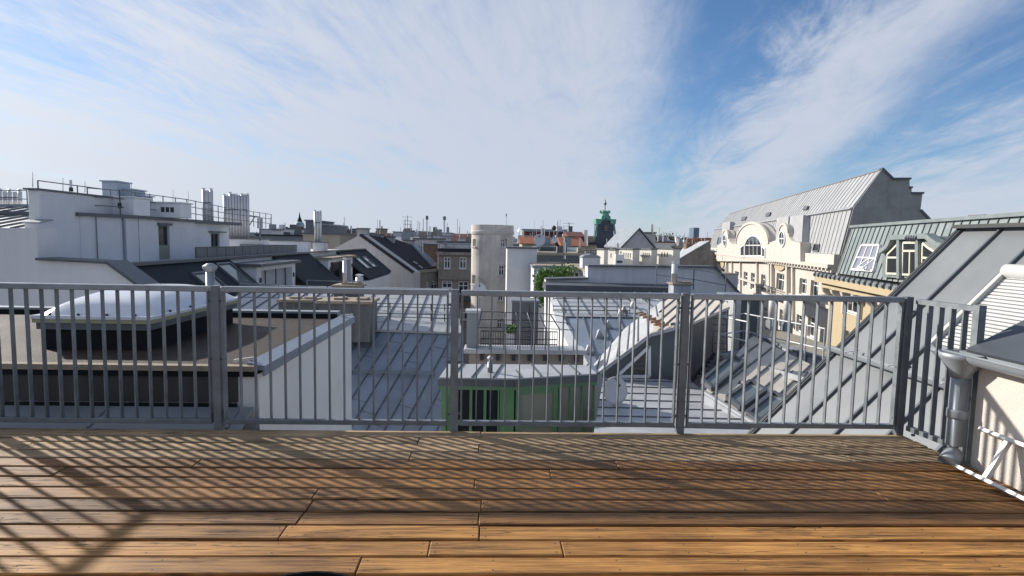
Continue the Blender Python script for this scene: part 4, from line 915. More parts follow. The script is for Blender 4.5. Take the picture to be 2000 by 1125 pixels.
a, b = P(516, 469, 46), P(602, 473, 46); B().aabb(a.x, b.x, 46, 46.6, TZ-.06, a.z-.06).make('wall', M_WHITE, lp3); B().aabb(a.x-.1, b.x+.1, 45.9, 46.7, a.z-.06, a.z).make('coping', M_ZINCD, lp3)
lp4 = thing('flue_chimney', 'square white block carrying three tall flue pipes beside dormers', 'chimney', P(622, 485, 47)-Z*1.4)
a, b = P(611, 472, 47), P(633, 472, 47); B().aabb(a.x, b.x, 47, 48, TZ-.06, a.z-.06).make('stack', M_WHITE, lp4); B().aabb(a.x-.08, b.x+.08, 46.9, 48.1, a.z-.06, a.z).make('coping', M_ZINCD, lp4)
for k in range(3): B().aabb(a.x-.9+k*.35, a.x-.75+k*.35, 46.8, 46.9, a.z-1.2, a.z-.8).make('vent_outlet', M_DARK, lp4)
# flue pipe groups
def flues(label, xs, ytop, ybot, Y, r, jit=3, seed=1):
    t = thing('flue_pipes', label, 'flue pipes', P(xs[0], ybot, Y)); rr = random.Random(seed)
    for k, x in enumerate(xs):
        p = P(x, ybot, Y); h = P(x, ytop+rr.uniform(-jit, jit), Y).z-p.z
        flue(t, V((p.x, Y+.02*k, p.z)), h, r, M_PIPE, cap=(k % 2 == 0))
    a, b = P(xs[0], ytop+.35*(ybot-ytop), Y), P(xs[-1], ytop+.35*(ybot-ytop), Y)
    B().bar(a+V((0, -r, 0)), b+V((0, -r, 0)), .03, .04).make('clamp_band', M_DARK, t)
flues('row of nine tall white flue pipes standing on the white parapet', [440.5+k*5.4 for k in range(9)], 380, 465, 41.4, .098, 2, 2)
flues('three tall white flue pipes behind the left roof railing', [399.5, 406.5, 413.5], 372, 440, 35, .10, 2, 3)
flues('three slim flue pipes on the square white block', [616, 621, 626], 414, 472, 47.4, .10, 2, 4)
flues('cluster of five flue pipes at the far left edge of the skyline', [2, 11, 19.5, 29, 38], 372, 412, 29, .085, 3, 5)
sg = thing('grey_seam_mansard', 'grey seam roof at the far left edge under the flue cluster', 'building', V((-21, 26, -22)))
pm = plane3(P(-140, 444, 21.4), P(56, 444, 21.4), P(0, 404, 25))
seam_roof(sg, poly_px(pm, [(-140, 446), (56, 446), (60, 404), (-140, 404)]), V((.45, 1, .3)), .6, M_ZINC, th=.05, rib=.05, ribw=.04)
q_ = poly_px(pm, [(-140, 446), (56, 446), (60, 404), (-140, 404)]); B().prism([p-Z*.08 for p in q_], -Z*6).make('wall', M_WHITE, sg)
B().bar(q_[3]+Z*.05, q_[2]+Z*.05, .2, .12).make('ridge', M_ZINC, sg)
fence_rail('left_skyline_railing', 'thin railing before the flue cluster at the far left edge', [P(-60, 406, 25.2), P(54, 406, 25.2)], .75, M_GALV, 2, .02, 1.0)
# plant on top of the penthouse
pr = thing('rooftop_railing', 'thin sloping-looking tube railing round the penthouse roof plant', 'railing', V((-17, 24, zt)))
pp = [PX(65, 372, -17.2), V((-17.2, 24.6, 3.02))]
zr2 = zt+.02
path = [V((-16.9, YA-.7, zr2)), V((-16.3, YA+.4, zr2)), V((-16.3, YZ-.2, zr2)), V((-17, 36.5, zr2-.1)), V((-17, 44, zr2-.2))]
for a, b in zip(path, path[1:]):
    for z in (.35, .7, 1.05): B().tube([a+Z*z, b+Z*z], .022, 6).make('rail', M_GALV, pr)
    nn2 = max(1, round((b-a).length/1.15))
    for k in range(nn2+1): p = a+(b-a)*k/nn2; B().tube([p, p+Z*1.08], .024, 6).make('post', M_GALV, pr)
fence_rail('fire_wall_handrail', 'low handrail along the top of the tall white fire wall', [V((FX-.2, 21.8, zf_+.06)), V((FX-.2, 25.8, zf_+.06))], .3, M_GALV, 1, .022, 1.6)
PLZ = ZPENT+.02
def plant(name, label, x0, x1, y0, y1, Y, dep, m, kind):
    a, b = P(x0, y0, Y), P(x1, y1, Y); b.z = PLZ; t = thing(name, label, 'air conditioner', V(((a.x+b.x)/2, Y+dep/2, b.z)))
    B().aabb(a.x, b.x, Y, Y+dep, b.z, a.z-.06).make('casing', m, t, bevel=.02); B().aabb(a.x-.06, b.x+.06, Y-.06, Y+dep+.06, a.z-.06, a.z).make('lid', m, t)
    for k in range(kind):
        x = a.x+(b.x-a.x)*(.5+.12*k if kind > 1 else .55); B().aabb(x, x+.16, Y-.012, Y+.01, (a.z+b.z)/2-.12, (a.z+b.z)/2+.12).make('vent_grille', M_DARK, t)
    return t
plant('air_handling_unit', 'white ventilation housing with one square opening on the penthouse roof', 191, 262, 382, 414, 25.6, 1.2, M_WHITEP, 1)
plant('air_handling_unit', 'long white ventilation housing with a row of small openings', 276, 353, 393, 420, 28, 1.0, M_WHITEP, 3)
bl = mat('pale_blue_unit', (.42, .47, .53), .5, .1)
plant('cooling_unit', 'big pale blue cooling unit, the tallest box on the penthouse roof', 198, 230, 352, 404, 27.2, 1.0, bl, 0)
plant('cooling_unit', 'smaller pale blue cooling unit right of the tallest roof box', 238, 260, 368, 404, 27.6, 1.0, bl, 0)
plant('cooling_unit', 'low pale grey cooling unit behind the roof railing posts', 262, 278, 380, 410, 27.9, .9, bl, 0)
for k, (x, y0, y1, Y) in enumerate(((64, 336, 366, 22), (123, 347, 374, 23.5), (166, 353, 376, 24), (257, 356, 390, 27), (338, 370, 410, 30), (368, 374, 425, 31))):
    p, q_ = P(x, y1, Y), P(x, y0, Y); o = B().tube([p, q_], [.014, .007], 5).make('lightning_rod', M_GALV); tag(o, ['thin lightning rod at the left end of the fire wall', 'thin lightning rod halfway along the fire wall', 'thin lightning rod where the fire wall meets the roof plant', 'thin lightning rod between the two ventilation housings', 'thin lightning rod at the right end of the long ventilation housing', 'thin lightning rod at the roof corner left of the three flues'][k], 'lightning rod', 'lightning rods on the penthouse')
p = P(139, 374, 23.2); t = thing('roof_vent_pipe', 'short white vent pipe with dark collar on the fire wall top', 'vent', p); B().lathe(p, [(.07, 0), (.07, .15)], 10).make('collar', M_DARK, t); B().lathe(p+Z*.15, [(.045, 0), (.045, .3)], 10).make('pipe', M_PIPE, t)
bk_ = thing('tv_bracket', 'steel bracket frame at the right end of the flue row', 'bracket', P(503, 450, 41))
B().tube([P(487, 421, 41), P(507, 424, 41)], .04, 6).make('arm', M_MESH, bk_); B().tube([P(487, 440, 41), P(497, 424, 41)], .035, 6).make('strut', M_MESH, bk_)
for x in (504, 508, 511.5): B().tube([P(x, 426, 41), P(x, 446, 41)], .05, 6).make('antenna_tube', M_MESH, bk_)
B().tube([P(508, 446, 41), P(508, 470, 41)], .06, 6).make('mast', M_MESH, bk_)
# ================================================================== GABLE HOUSE AND BEIGE HOUSES
gh = thing('dark_roof_house', 'house with plain pale gable wall and dark tiled roof in mid distance', 'building', P(730, 520, 62)-Z*22)
gpl = (V((0, 62, 0)), V((0, 1, 0)))
gg = poly_px(gpl, [(640, 492), (704, 458), (808, 532), (808, 680), (640, 680)])
B().prism(gg, (.6, .9, 0)).make('gable_wall', mat('pale_gable_render', (.50, .485, .475), .95, 0, .08, .4, .1, 20, streak=.15), gh)
rp = plane3(gg[1]+V((0, -.1, .08)), gg[2]+V((0, -.1, .08)), P(853, 521, 70))
q_ = [gg[1]+V((0, -.1, .08)), gg[2]+V((0, -.1, .08)), PL(853, 521, rp), PL(806, 479, rp), PL(770, 466, rp)]
slab(gh, q_, .25, M_SLATE2, 'roof_slope')
s0 = [PL(804, 479.5, rp), PL(811, 479.5, rp), PL(855, 520, rp), PL(843, 522, rp)]
nr_ = rp[1] if rp[1].z > 0 else -rp[1]
B().prism([p+nr_*.02 for p in s0], nr_*.2).make('metal_verge', M_BLUEROOF, gh)
for (x, y) in ((806, 512), (816, 520)):
    c_ = PL(x, y, rp); B().box(c_+nr_*.05, (PL(x+8, y+5, rp)-c_), V((0, .35, 0)), nr_*.1).make('rooflight', M_ALU, gh)
B().prism([gg[2]-Z*.25, V((P(853, 522, 70).x, 70, P(853, 522, 70).z-.3)), V((P(853, 522, 70).x, 70, -22)), V((gg[2].x, 62, -22))], (-.3, .6, 0)).make('side_wall', M_BEIGE, gh)
def stack(px0, px1, y0, y1, Y, label, m, pots=2):
    a, b = P(px0, y0, Y), P(px1, y1, Y); t = thing('chimney_stack', label, 'chimney', V(((a.x+b.x)/2, Y+.5, b.z)))
    B().aabb(a.x, b.x, Y, Y+1, b.z, a.z-.14).make('stack', m, t); B().aabb(a.x-.1, b.x+.1, Y-.1, Y+1.1, a.z-.14, a.z).make('cap', M_ZINCD, t)
    for k in range(pots):
        x = a.x+(b.x-a.x)*(k+.5)/pots; B().lathe((x, Y+.5, a.z), [(.1, 0), (.09, .35)], 8).make('pot', M_TERRA, t)
GR_ = mat('grey_chimney_render', (.34, .33, .33), .95, 0, .15, 1.5)
stack(698, 718, 445, 475, 63, 'pale square chimney on the apex of the plain gable', GR_, 0)
stack(728, 747, 457, 476, 66, 'low chimney behind the dark tiled roof ridge, left one', GR_, 2)
stack(751, 769, 461, 478, 67, 'low chimney behind the dark tiled roof ridge, right one', GR_, 2)
stack(735, 754, 446, 470, 80, 'brown grey chimney with aerial behind the dark ridge', M_BEIGE, 1)
stack(788, 808, 468, 484, 72, 'small pale chimney at the right end of the dark ridge', GR_, 0)
# beige court facades left of the tower
bf = thing('beige_court_house', 'old beige courtyard house with white cross windows left of the round tower', 'building', P(880, 560, 66)-Z*22)
Yb = 66.
O_ = P(855, 640, Yb); wd = P(919, 640, Yb).x-O_.x; zz1 = P(880, 494, Yb).z-O_.z
hol = []
def rect(x0, x1, y0, y1): a, b = P(x0, y0, Yb), P(x1, y1, Yb); return (a.x-O_.x, b.x-O_.x, b.z-O_.z, a.z-O_.z)
hol = [rect(867, 880, 502, 525), rect(897, 911, 502, 525), rect(863, 883, 548, 563), rect(895, 915, 549, 575), rect(864, 882, 590, 615), rect(898, 914, 603, 625)]
wall_holes(bf, O_, V((1, 0, 0)), Z, V((0, -1, 0)), wd, zz1, hol, M_BEIGE, .25)
for h in hol: window(bf, O_, V((1, 0, 0)), Z, V((0, -1, 0)), *h, 2, (.66,), .13, .15, sill=True)
B().aabb(O_.x, O_.x+wd, Yb+.4, Yb+9, O_.z, O_.z+zz1).make('block', M_BEIGE, bf)
B().aabb(O_.x-.2, O_.x+wd, Yb-.35, Yb-.003, O_.z+zz1-.25, O_.z+zz1+.1).make('cornice', M_BEIGE, bf)
zz2 = rect(0, 1, 527, 530)[3]; B().aabb(O_.x, O_.x+wd, Yb-.2, Yb-.003, O_.z+zz2-.25, O_.z+zz2).make('string_course', M_BEIGE, bf)
a = P(855, 485, Yb); B().aabb(O_.x-.1, O_.x+wd, Yb+.2, Yb+8, O_.z+zz1+.1, a.z).make('attic', M_SLATE, bf); 
fence_rail('beige_house_roof_rail', 'thin railing on the flat roof of the beige courtyard house', [P(858, 487, Yb+1), P(917, 489, Yb+1)], 1.3, M_GALV, 2, .03, 2)
bc = thing('iron_balcony', 'small dark iron balcony on the beige courtyard house', 'balcony', P(905, 585, 65))
a, b = P(893, 583, 65), P(921, 583, 65); B().aabb(a.x, b.x, 64.9, 66, a.z-.2, a.z).make('slab', M_ZINCD, bc)
for k in range(9): x = a.x+(b.x-a.x)*k/8; B().aabb(x-.03, x+.03, 64.92, 64.98, a.z, a.z+.9).make('bar', M_DARK, bc)
B().aabb(a.x, b.x, 64.9, 65, a.z+.9, a.z+.98).make('handrail', M_DARK, bc)
bf2 = thing('beige_side_wing', 'lower beige courtyard wing right of the plain gable wall', 'building', P(830, 560, 64)-Z*22)
a, b = P(809, 533, 63.4), P(857, 527, 67); dirw = V((b.x-a.x, b.y-a.y, 0)); Lw = dirw.length; dirw.normalize(); nw = V((dirw.y, -dirw.x, 0))
O2 = V((a.x, a.y, -14)); H2 = a.z+14; plw = (a, nw)
def rect2(x0, x1, y0, y1): p, q_ = PL(x0, y0, plw)-O2, PL(x1, y1, plw)-O2; return (p.dot(dirw), q_.dot(dirw), q_.z, p.z)
hol = [rect2(814, 819, 552, 572), rect2(832, 838, 551, 572), rect2(843, 854, 549, 566), rect2(814, 820, 590, 610), rect2(833, 840, 590, 610)]
wall_holes(bf2, O2, dirw, Z, nw, Lw, H2, hol, M_BEIGE, .25)
for h in hol: window(bf2, O2, dirw, Z, nw, *h, 2, (.66,), .12, .15)
B().box(O2+Z*H2-nw*.2, dirw*Lw, nw*.5, Z*.3).make('cornice', M_BEIGE, bf2)
# round stair tower
rt = thing('round_stair_tower', 'round weathered plaster stair tower with cornice in the middle distance', 'tower', P(960, 560, 55)-Z*22)
ca, cb_ = P(920, 500, 55), P(1002, 500, 55); cx_ = (ca.x+cb_.x)/2; rad = (cb_.x-ca.x)/2*.99; zt_ = P(960, 440, 55).z; c_ = V((cx_, 55, 0))
B().lathe(c_, [(rad*1.03, zt_-.9), (rad*1.05, zt_-.75), (rad*1.05, zt_-.6), (rad*1.02, zt_-.55), (rad*1.02, zt_), (rad*.95, zt_+.02)], 48).make('cornice', M_TOWER, rt)
TW = []
for px, y0, y1, wpx in ((926, 467, 481, 6), (984, 467, 483, 9), (982, 518, 538, 13), (926, 538, 555, 7), (981, 567, 588, 12), (980, 622, 642, 12)):
    an = math.asin(max(-.95, min(.95, (P(px, 500, 55).x-cx_)/rad))); hw = max(.34, wpx/1100*55/max(.45, math.cos(an))/2)/rad
    TW.append((an-hw, an+hw, P(px, y1, 53.5).z, P(px, y0, 53.5).z))
AN = sorted({-math.pi+2*math.pi*k/48 for k in range(49)} | {x for w in TW for x in w[:2]}); ZS = sorted({-22., zt_-.75} | {x for w in TW for x in w[2:]})
cp_ = lambda an, z, r: V((cx_+r*math.sin(an), 55-r*math.cos(an), z))
bb = B()
for a0, a1 in zip(AN, AN[1:]):
    for z0_, z1_ in zip(ZS, ZS[1:]):
        am, zm = (a0+a1)/2, (z0_+z1_)/2
        if not any(w[0] < am < w[1] and w[2] < zm < w[3] for w in TW): bb.add([cp_(a0, z0_, rad), cp_(a1, z0_, rad), cp_(a1, z1_, rad), cp_(a0, z1_, rad)], [[0, 1, 2, 3]])
for w in TW:
    cs = [(w[0], w[2]), (w[1], w[2]), (w[1], w[3]), (w[0], w[3])]
    for (p0, q0), (p1, q1) in zip(cs, cs[1:]+cs[:1]): bb.add([cp_(p0, q0, rad), cp_(p1, q1, rad), cp_(p1, q1, rad-.35), cp_(p0, q0, rad-.35)], [[0, 1, 2, 3]])
bb.make('shaft', M_TOWER, rt)
for w in TW:
    A0_, B0_ = cp_(w[0], w[2], rad-.3), cp_(w[1], w[2], rad-.3); rr_ = (B0_-A0_); ln_ = rr_.length; rr_.normalize(); am = (w[0]+w[1])/2
    window(rt, A0_, rr_, Z, V((math.sin(am), -math.cos(am), 0)), 0, ln_, 0, w[3]-w[2], 2, (.62,), .09, .0)
    B().prism([cp_(w[0]-.03, w[2]-.12, rad-.05), cp_(w[1]+.03, w[2]-.12, rad-.05), cp_(w[1]+.03, w[2]-.12, rad+.14), cp_(w[0]-.03, w[2]-.12, rad+.14)], Z*.115).make('sill', M_TOWER, rt)
# ================================================================== CREAM BUILDING ACROSS THE STREET
M_PALER = mat('pale_weathered_zinc', (.34, .345, .355), .6, .1, .10, .5, .02, 4, orand=.04)
TH = R(13.6); D13 = V((math.sin(TH), math.cos(TH), 0)); S13 = V((math.cos(TH), -math.sin(TH), 0)); NF = -S13
cb = thing('cream_palace_house', 'large cream stucco house with curved gables and grey mansard roof', 'building', P(1560, 540, 60)-Z*26)
near = P(1640, 505, 50); Gp = vplane(near, TH+math.pi/2)
e0, e1_, e2_ = PL(1640, 497, Gp), PL(1664, 408, Gp), PL(1721, 332, Gp)
F0 = PL(1634, 517, Gp); FPL = vplane(F0, TH)
def far(e, px): return e+D13*along(e, D13, px)
g0, g1, g2 = far(e0, 1384), far(e1_, 1397), far(e2_, 1425)
seam_roof(cb, [e0, e1_, g1, g0], e1_-e0, 1.05, M_PALER, th=.08, rib=.045, ribw=.04, ribm=M_ZINC)
seam_roof(cb, [e1_+S13*.1+Z*.25, e2_, g2, g1+S13*.1+Z*.25], e2_-e1_, 1.05, M_PALER, th=.08, rib=.045, ribw=.04, ribm=M_ZINC)
B().prism([e1_+NF*.25, e1_+S13*.2+Z*.3, e1_+S13*.2, e1_+S13*.3-Z*.3], g1-e1_).make('roof_gutter_band', M_PALER, cb)
B().bar(e2_, g2, .2, .06).make('ridge_cap', mat('oxidised_ridge', (.24, .17, .145), .8), cb)
seam_roof(cb, [g1, g2, g1+S13*((e2_-e1_).dot(S13)*2)], Z+S13*.3, .9, M_ZINC, th=.08, rib=.06, ribw=.05, name='hip_panel')
# gable fire wall with steps
gw_pts = [PL(x, y, Gp) for x, y in ((1721, 331), (1743, 352), (1743.5, 351), (1775, 351), (1775, 368), (1779, 368), (1779, 379), (1800, 379), (1796, 412), (1817, 434), (1830, 470), (1830, 560), (1640, 560), (1642, 497), (1666, 406))]
B().prism([p-D13*.15 for p in gw_pts], D13*.6).make('fire_wall', M_DKGREYW, cb)
for (xa_, ya_, xb_, yb_) in ((1721, 331, 1743, 352), (1742, 351, 1777, 351), (1774, 368, 1780, 368), (1778, 379, 1802, 379), (1796, 412, 1818, 435)):
    B().bar(PL(xa_, ya_, Gp)+D13*.1+Z*.08, PL(xb_, yb_, Gp)+D13*.1+Z*.08, .8, .16).make('wall_capping', M_ZINCD, cb)
# facade with openings
zb_ = F0.z-14
OF = V((F0.x, F0.y, zb_)); Lf = along(F0, D13, 1372); 
def fc(px, py): p = PL(px, py, FPL)-OF; return p.dot(D13), p.z
def fr4(x0, x1, y0, y1):
    a, b = fc(x1, (y0+y1)/2), fc(x0, (y0+y1)/2); xm = (x0+x1)/2; return (a[0], b[0], fc(xm, y1)[1], fc(xm, y0)[1])
Hf = F0.z-zb_
wins = []
for x0, x1, y0, y1 in ((1435, 1443, 530, 558), (1452, 1460, 531, 560), (1466, 1474, 533, 566), (1486, 1494, 536, 567), (1561, 1575, 544, 576), (1583, 1598, 548, 580), (1408, 1416, 524, 552),
                       (1516, 1531, 534, 574), (1555, 1567, 615, 650), (1577, 1593, 620, 660), (1522, 1532, 605, 640), (1490, 1497, 600, 630), (1465, 1472, 596, 622), (1451, 1458, 594, 618)):
    wins.append(fr4(x0, x1, y0, y1))
wins = [w for w in wins if 0 < w[0] and w[1] < Lf and w[3] < Hf-.6]
wall_holes(cb, OF, D13, Z, NF, Lf, Hf-.3, wins, M_CREAM, .45, 'facade', 1.)
for w in wins: window(cb, OF, D13, Z, NF, *w, 2, (.68,), .14, .32, sill=True)
B().box(OF+S13*1.0, D13*Lf, S13*12, Z*(Hf-.4)).make('block', M_CREAM, cb)
def band(z, h, out, name, y0=0., y1=None): B().box(OF+D13*y0+Z*z-NF*.15, D13*((y1 or Lf)-y0), NF*(out+.15), Z*h).make(name, M_CREAM, cb)
band(Hf-.35, .35, .75, 'cornice'); band(Hf-.75, .4, .42, 'cornice_moulding'); band(fc(1600, 596)[1], .3, .25, 'string_course')
B().prism([e0+NF*.45-Z*.02, e0+S13*.1-Z*.02, V((e0.x, e0.y, F0.z))+S13*.1, V((e0.x, e0.y, F0.z))+NF*.45], D13*Lf).make('attic_parapet', M_CREAM, cb)
nd = int(Lf/1.1)
for k in range(nd):
    B().box(OF+D13*(.4+k*1.1)+Z*(Hf-.62)+NF*.42, D13*.3, NF*.3, Z*.26).make('dentil', M_CREAM, cb)
# projecting centre bay with curved gables
def farr(px, py, off=0.): return PL(px, py, (F0+NF*off, FPL[1]))
OUT = .7
def arc_poly(px_pts): return [farr(x, y, OUT) for x, y in px_pts]
def curve(cx0, cy0, rx, ry, a0, a1, n=14): return [(cx0+rx*math.cos(R(a0+(a1-a0)*k/n)), cy0-ry*math.sin(R(a0+(a1-a0)*k/n))) for k in range(n+1)]
outline = [(1563, 512), (1563, 474)]+[(1554, 473), (1546, 470), (1541, 463)]+curve(1531, 452, 8.5, 14.5, 0, 180, 10)+[(1520, 462), (1514, 470), (1505, 473)]+curve(1470, 478, 32, 43, 5, 176, 18)+[(1436, 476), (1430, 477), (1425, 472)]+curve(1417.5, 464, 5.5, 15, 0, 180, 8)+[(1409, 474), (1401, 480), (1398, 510)]
bay = arc_poly(outline)
B().prism(bay, S13*1.2).make('curved_gable', M_CREAM, cb)
def rib_along(px_pts, w, out, m, name, off=OUT):
    bb = B(); pts = [farr(x, y, off) for x, y in px_pts]
    for a, b in zip(pts, pts[1:]): bb.bar(a, b, w, out, up=NF)
    return bb.make(name, m, cb)
rib_along(curve(1470, 478, 32, 43, 3, 178, 24), .35, .3, M_CREAM, 'arch_moulding')
rib_along(curve(1531, 452, 8.5, 14.5, -10, 190, 14), .25, .25, M_CREAM, 'gable_moulding')
rib_along(curve(1417.5, 464, 5.5, 15, -10, 190, 12), .25, .25, M_CREAM, 'gable_moulding')
# zinc backs of the curved gables
B().prism(arc_poly(curve(1470, 478, 32, 43, 3, 178, 16)), S13*5.).make('barrel_roof', M_ZINC, cb).location += (S13*1.3)
B().prism(arc_poly(curve(1531, 455, 8.5, 17, -60, 240, 14)), S13*3.).make('barrel_roof', M_ZINC, cb).location += (S13*1.3)
B().prism(arc_poly(curve(1417.5, 466, 5.5, 16, -60, 240, 12)), S13*3.).make('barrel_roof', M_ZINC, cb).location += (S13*1.3)
def shape_window(px_pts, nx, nz, bb_px):
    pts = [farr(x, y, OUT+.06) for x, y in px_pts]
    f = B()
    for a, b in zip(pts, pts[1:]+pts[:1]): f.bar(a, b, .22, .16, up=NF)
    x0, x1, y0, y1 = bb_px
    for k in range(1, nx):
        x = x0+(x1-x0)*k/nx; f.bar(farr(x, y1, OUT+.06), farr(x, y0+(y1-y0)*.08, OUT+.06), .12, .1, up=NF)
    for t_ in nz: f.bar(farr(x0+1, y0+(y1-y0)*t_, OUT+.06), farr(x1-1, y0+(y1-y0)*t_, OUT+.06), .12, .1, up=NF)
    fo = f.make('window', M_WHITEP, cb); B().prism([farr(x, y, OUT+.01) for x, y in px_pts], NF*.03).make('pane', G_WIN, fo)
shape_window([(1455, 500)]+curve(1471.5, 484, 16.5, 24, 180, 0, 14)+[(1488, 500)], 4, (.45,), (1456, 1487, 462, 500))
for xa_, xb_, ya_, yb_ in ((1447, 1454, 478, 501), (1489, 1494, 480, 502)): shape_window([(xa_, yb_), (xa_, ya_+5), (xb_, ya_), (xb_, yb_)] if xa_ < 1470 else [(xa_, yb_), (xa_, ya_), (xb_, ya_+6), (xb_, yb_)], 1, (), (xa_, xb_, ya_, yb_))
shape_window(curve(1527.5, 466, 5.5, 15, 0, 345, 16), 2, (.5,), (1522, 1533, 452, 480))
shape_window(curve(1415.5, 470, 3.2, 12, 0, 345, 12), 1, (.5,), (1412, 1419, 458, 482))
# aedicules, pilasters, cornices on the bay
rib_along([(1432, 503), (1505, 508)], .3, .5, M_CREAM, 'bay_sill_cornice', .35)
for x0, x1, yt, yc in ((1508, 1540, 499, 512), (1402, 1421, 496, 506)):
    rib_along(curve((x0+x1)/2, yc, (x1-x0)/2, yc-yt+4, 0, 180, 14), .32, .5, M_CREAM, 'arched_hood', .35)
    for x in (x0+1, x1-1): rib_along([(x, yc), (x, yc+66)], .6, .45, M_CREAM, 'pilaster', .2)
    B().prism([farr(x, y, .08) for x, y in curve((x0+x1)/2, yc+8, (x1-x0)/2-6, 9, 0, 345, 12)], NF*.12).make('medallion', M_YELLOW, cb)
for x in (1430, 1446.5, 1479, 1503, 1549): rib_along([(x, 512), (x, 640)], .5, .3, M_CREAM, 'pilaster', .15)
bl_ = fr4(1503, 1536, 574, 579)
B().box(OF+D13*bl_[0]+Z*bl_[2], D13*(bl_[1]-bl_[0]), NF*1.3, Z*.3).make('balcony_slab', M_CREAM, cb)
for k in range(12): B().box(OF+D13*(bl_[0]+(bl_[1]-bl_[0])*k/12)+Z*(bl_[2]+.3)+NF*1.2, D13*.06, NF*.06, Z*.9).make('balcony_bar', M_DARK, cb)
B().box(OF+D13*bl_[0]+Z*(bl_[2]+1.2)+NF*1.18, D13*(bl_[1]-bl_[0]), NF*.1, Z*.08).make('balcony_rail', M_DARK, cb)
# roof piers between mansard and gables, roof hatches
def on_m(px, py): return PL(px, py, plane3(e0, e1_, g0))
nm_ = (e1_-e0).cross(g0-e0).normalized(); nm_ = nm_ if nm_.dot(NF) > 0 else -nm_
for x0, x1 in ((1529, 1553), (1556, 1583), (1418, 1434)):
    q_ = [on_m(x0, 425+(1560-x0)*.08), on_m(x1, 424+(1560-x1)*.08), on_m(x1-3, 475), on_m(x0-2, 475)]
    B().prism(q_, nm_*.75).make('roof_dormer_pier', M_PALER, cb)
for x0, y0 in ((1589, 478), (1401, 465)):
    q_ = [on_m(x0, y0+12), on_m(x0+11, y0+13), on_m(x0+13, y0), on_m(x0+3, y0-1)]
    f = B()
    for i in range(4): f.bar(q_[i]+nm_*.06, q_[(i+1) % 4]+nm_*.06, .12, .15, up=nm_)
    fo = f.make('roof_hatch', M_ZINCD, cb); B().prism([p+nm_*.03 for p in q_], nm_*.03).make('pane', G_WIN, fo)
pu = plane3(e1_, e2_, g1); nu = pu[1] if pu[1].z > 0 else -pu[1]
for x0, y0 in ((1571, 404), (1497, 416), (1449, 424)):
    q_ = [PL(x0, y0+8, pu), PL(x0+8, y0+7, pu), PL(x0+11, y0, pu), PL(x0+3, y0+1, pu)]
    B().prism([p+nu*.12 for p in q_], nu*.15).make('roof_hatch', M_ZINCD, cb)
# ---------------- yellow house with green-grey mansard, nearer
yh = thing('yellow_mansard_house', 'ochre house with green grey mansard and curved dormer at the right', 'building', P(1680, 560, 46)-Z*24)
nY = P(1633, 533, 46.5); Gy = vplane(nY, TH+math.pi/2)
y0_, y1_ = nY, PL(1664, 445, Gy)
def near_to(e, px):
    L_ = -along(e, -D13, px); return e+D13*L_
y0n, y1n = y0_-D13*24, y1_-D13*24
seam_roof(yh, [y0_, y1_, y1n, y0n], y1_-y0_, .8, M_PATINAG, th=.08, rib=.06, ribw=.05)
pY = plane3(y0_, y1_, y0n); nyr = pY[1] if pY[1].dot(NF) > 0 else -pY[1]
B().bar(y1_+Z*.1, y1n+Z*.1, .4, .2).make('top_edge', M_PATINAG, yh)
B().prism([y1_, y1n, y1n+S13*9+Z*.2, y1_+S13*9+Z*.2], Z*.1).make('flat_roof', M_ZINC, yh)
B().prism([y0_, y1_, y1_+S13*9, V((y0_.x, y0_.y, -24))+S13*9, V((y0_.x, y0_.y, -24))], -D13*.4).make('end_wall', M_DKGREYW, yh)
pe0 = PL(1608, 545, Gy); FY2 = vplane(PL(1626, 545, Gy), TH)
ez = PL(1600, 540, Gy).z
OY = PL(1622, 545, Gy); OY = V((OY.x, OY.y, -24)); Hy = ez+24-.2
def fy(px, py): p = PL(px, py, (OY, FPL[1]))-OY; return p.dot(-D13), p.z
wy = []
for x0, x1, ya_, yb_ in ((1650, 1682, 567, 613), (1650, 1680, 650, 700)):
    a, b = fy(x0, (ya_+yb_)/2), fy(x1, (ya_+yb_)/2); xm = (x0+x1)/2; wy.append((a[0], b[0], fy(xm, yb_)[1], fy(xm, ya_)[1]))
wall_holes(yh, OY, -D13, Z, NF, 22, Hy, wy, M_YELLOW, .35, 'facade', .6)
for w in wy:
    window(yh, OY, -D13, Z, NF, *w, 3, (.7,), .12, .25, sill=True)
    B().box(OY-D13*(w[0]-.35)+Z*(w[2]-.2)+NF*.002, -D13*.3, NF*.12, Z*(w[3]-w[2]+.5)).make('window_surround', M_CREAM, yh)
    B().box(OY-D13*(w[1]+.05)+Z*(w[2]-.2)+NF*.002, -D13*.3, NF*.12, Z*(w[3]-w[2]+.5)).make('window_surround', M_CREAM, yh)
B().box(OY+S13*.6, -D13*22, S13*9, Z*Hy).make('block', M_YELLOW, yh)
B().box(OY+Z*(Hy-.25)-S13*.0+D13*.5, -D13*22.5, NF*1.1, Z*.45).make('cornice', M_YELLOW, yh)
B().box(OY+Z*(Hy-.7)+D13*.2, -D13*22.2, NF*.6, Z*.44).make('cornice_moulding', M_YELLOW, yh)
for k in range(10):
    B().prism([OY-D13*(.2+k*2.2)+Z*(Hy-1.6), OY-D13*(.2+k*2.2)+Z*(Hy-.7), OY-D13*(.2+k*2.2)+Z*(Hy-.7)+NF*.8, OY-D13*(.2+k*2.2)+Z*(Hy-1.0)+NF*.7], -D13*.45).make('console', M_CREAM, yh)
for k in range(24):
    c_ = OY+NF*1.1+Z*(Hy+.2)-D13*(k*.95-.4)
    B().prism([c_+Z*0, c_-D13*.25+Z*.22, c_-D13*.5+Z*.32, c_-D13*.75+Z*.2, c_-D13*.9], S13*.5).make('antefix', M_PATINAG, yh)
    B().lathe(c_-D13*.02, [(.13, 0), (.16, .2), (.08, .34)], 7).make('antefix_knob', M_ZINCD, yh)
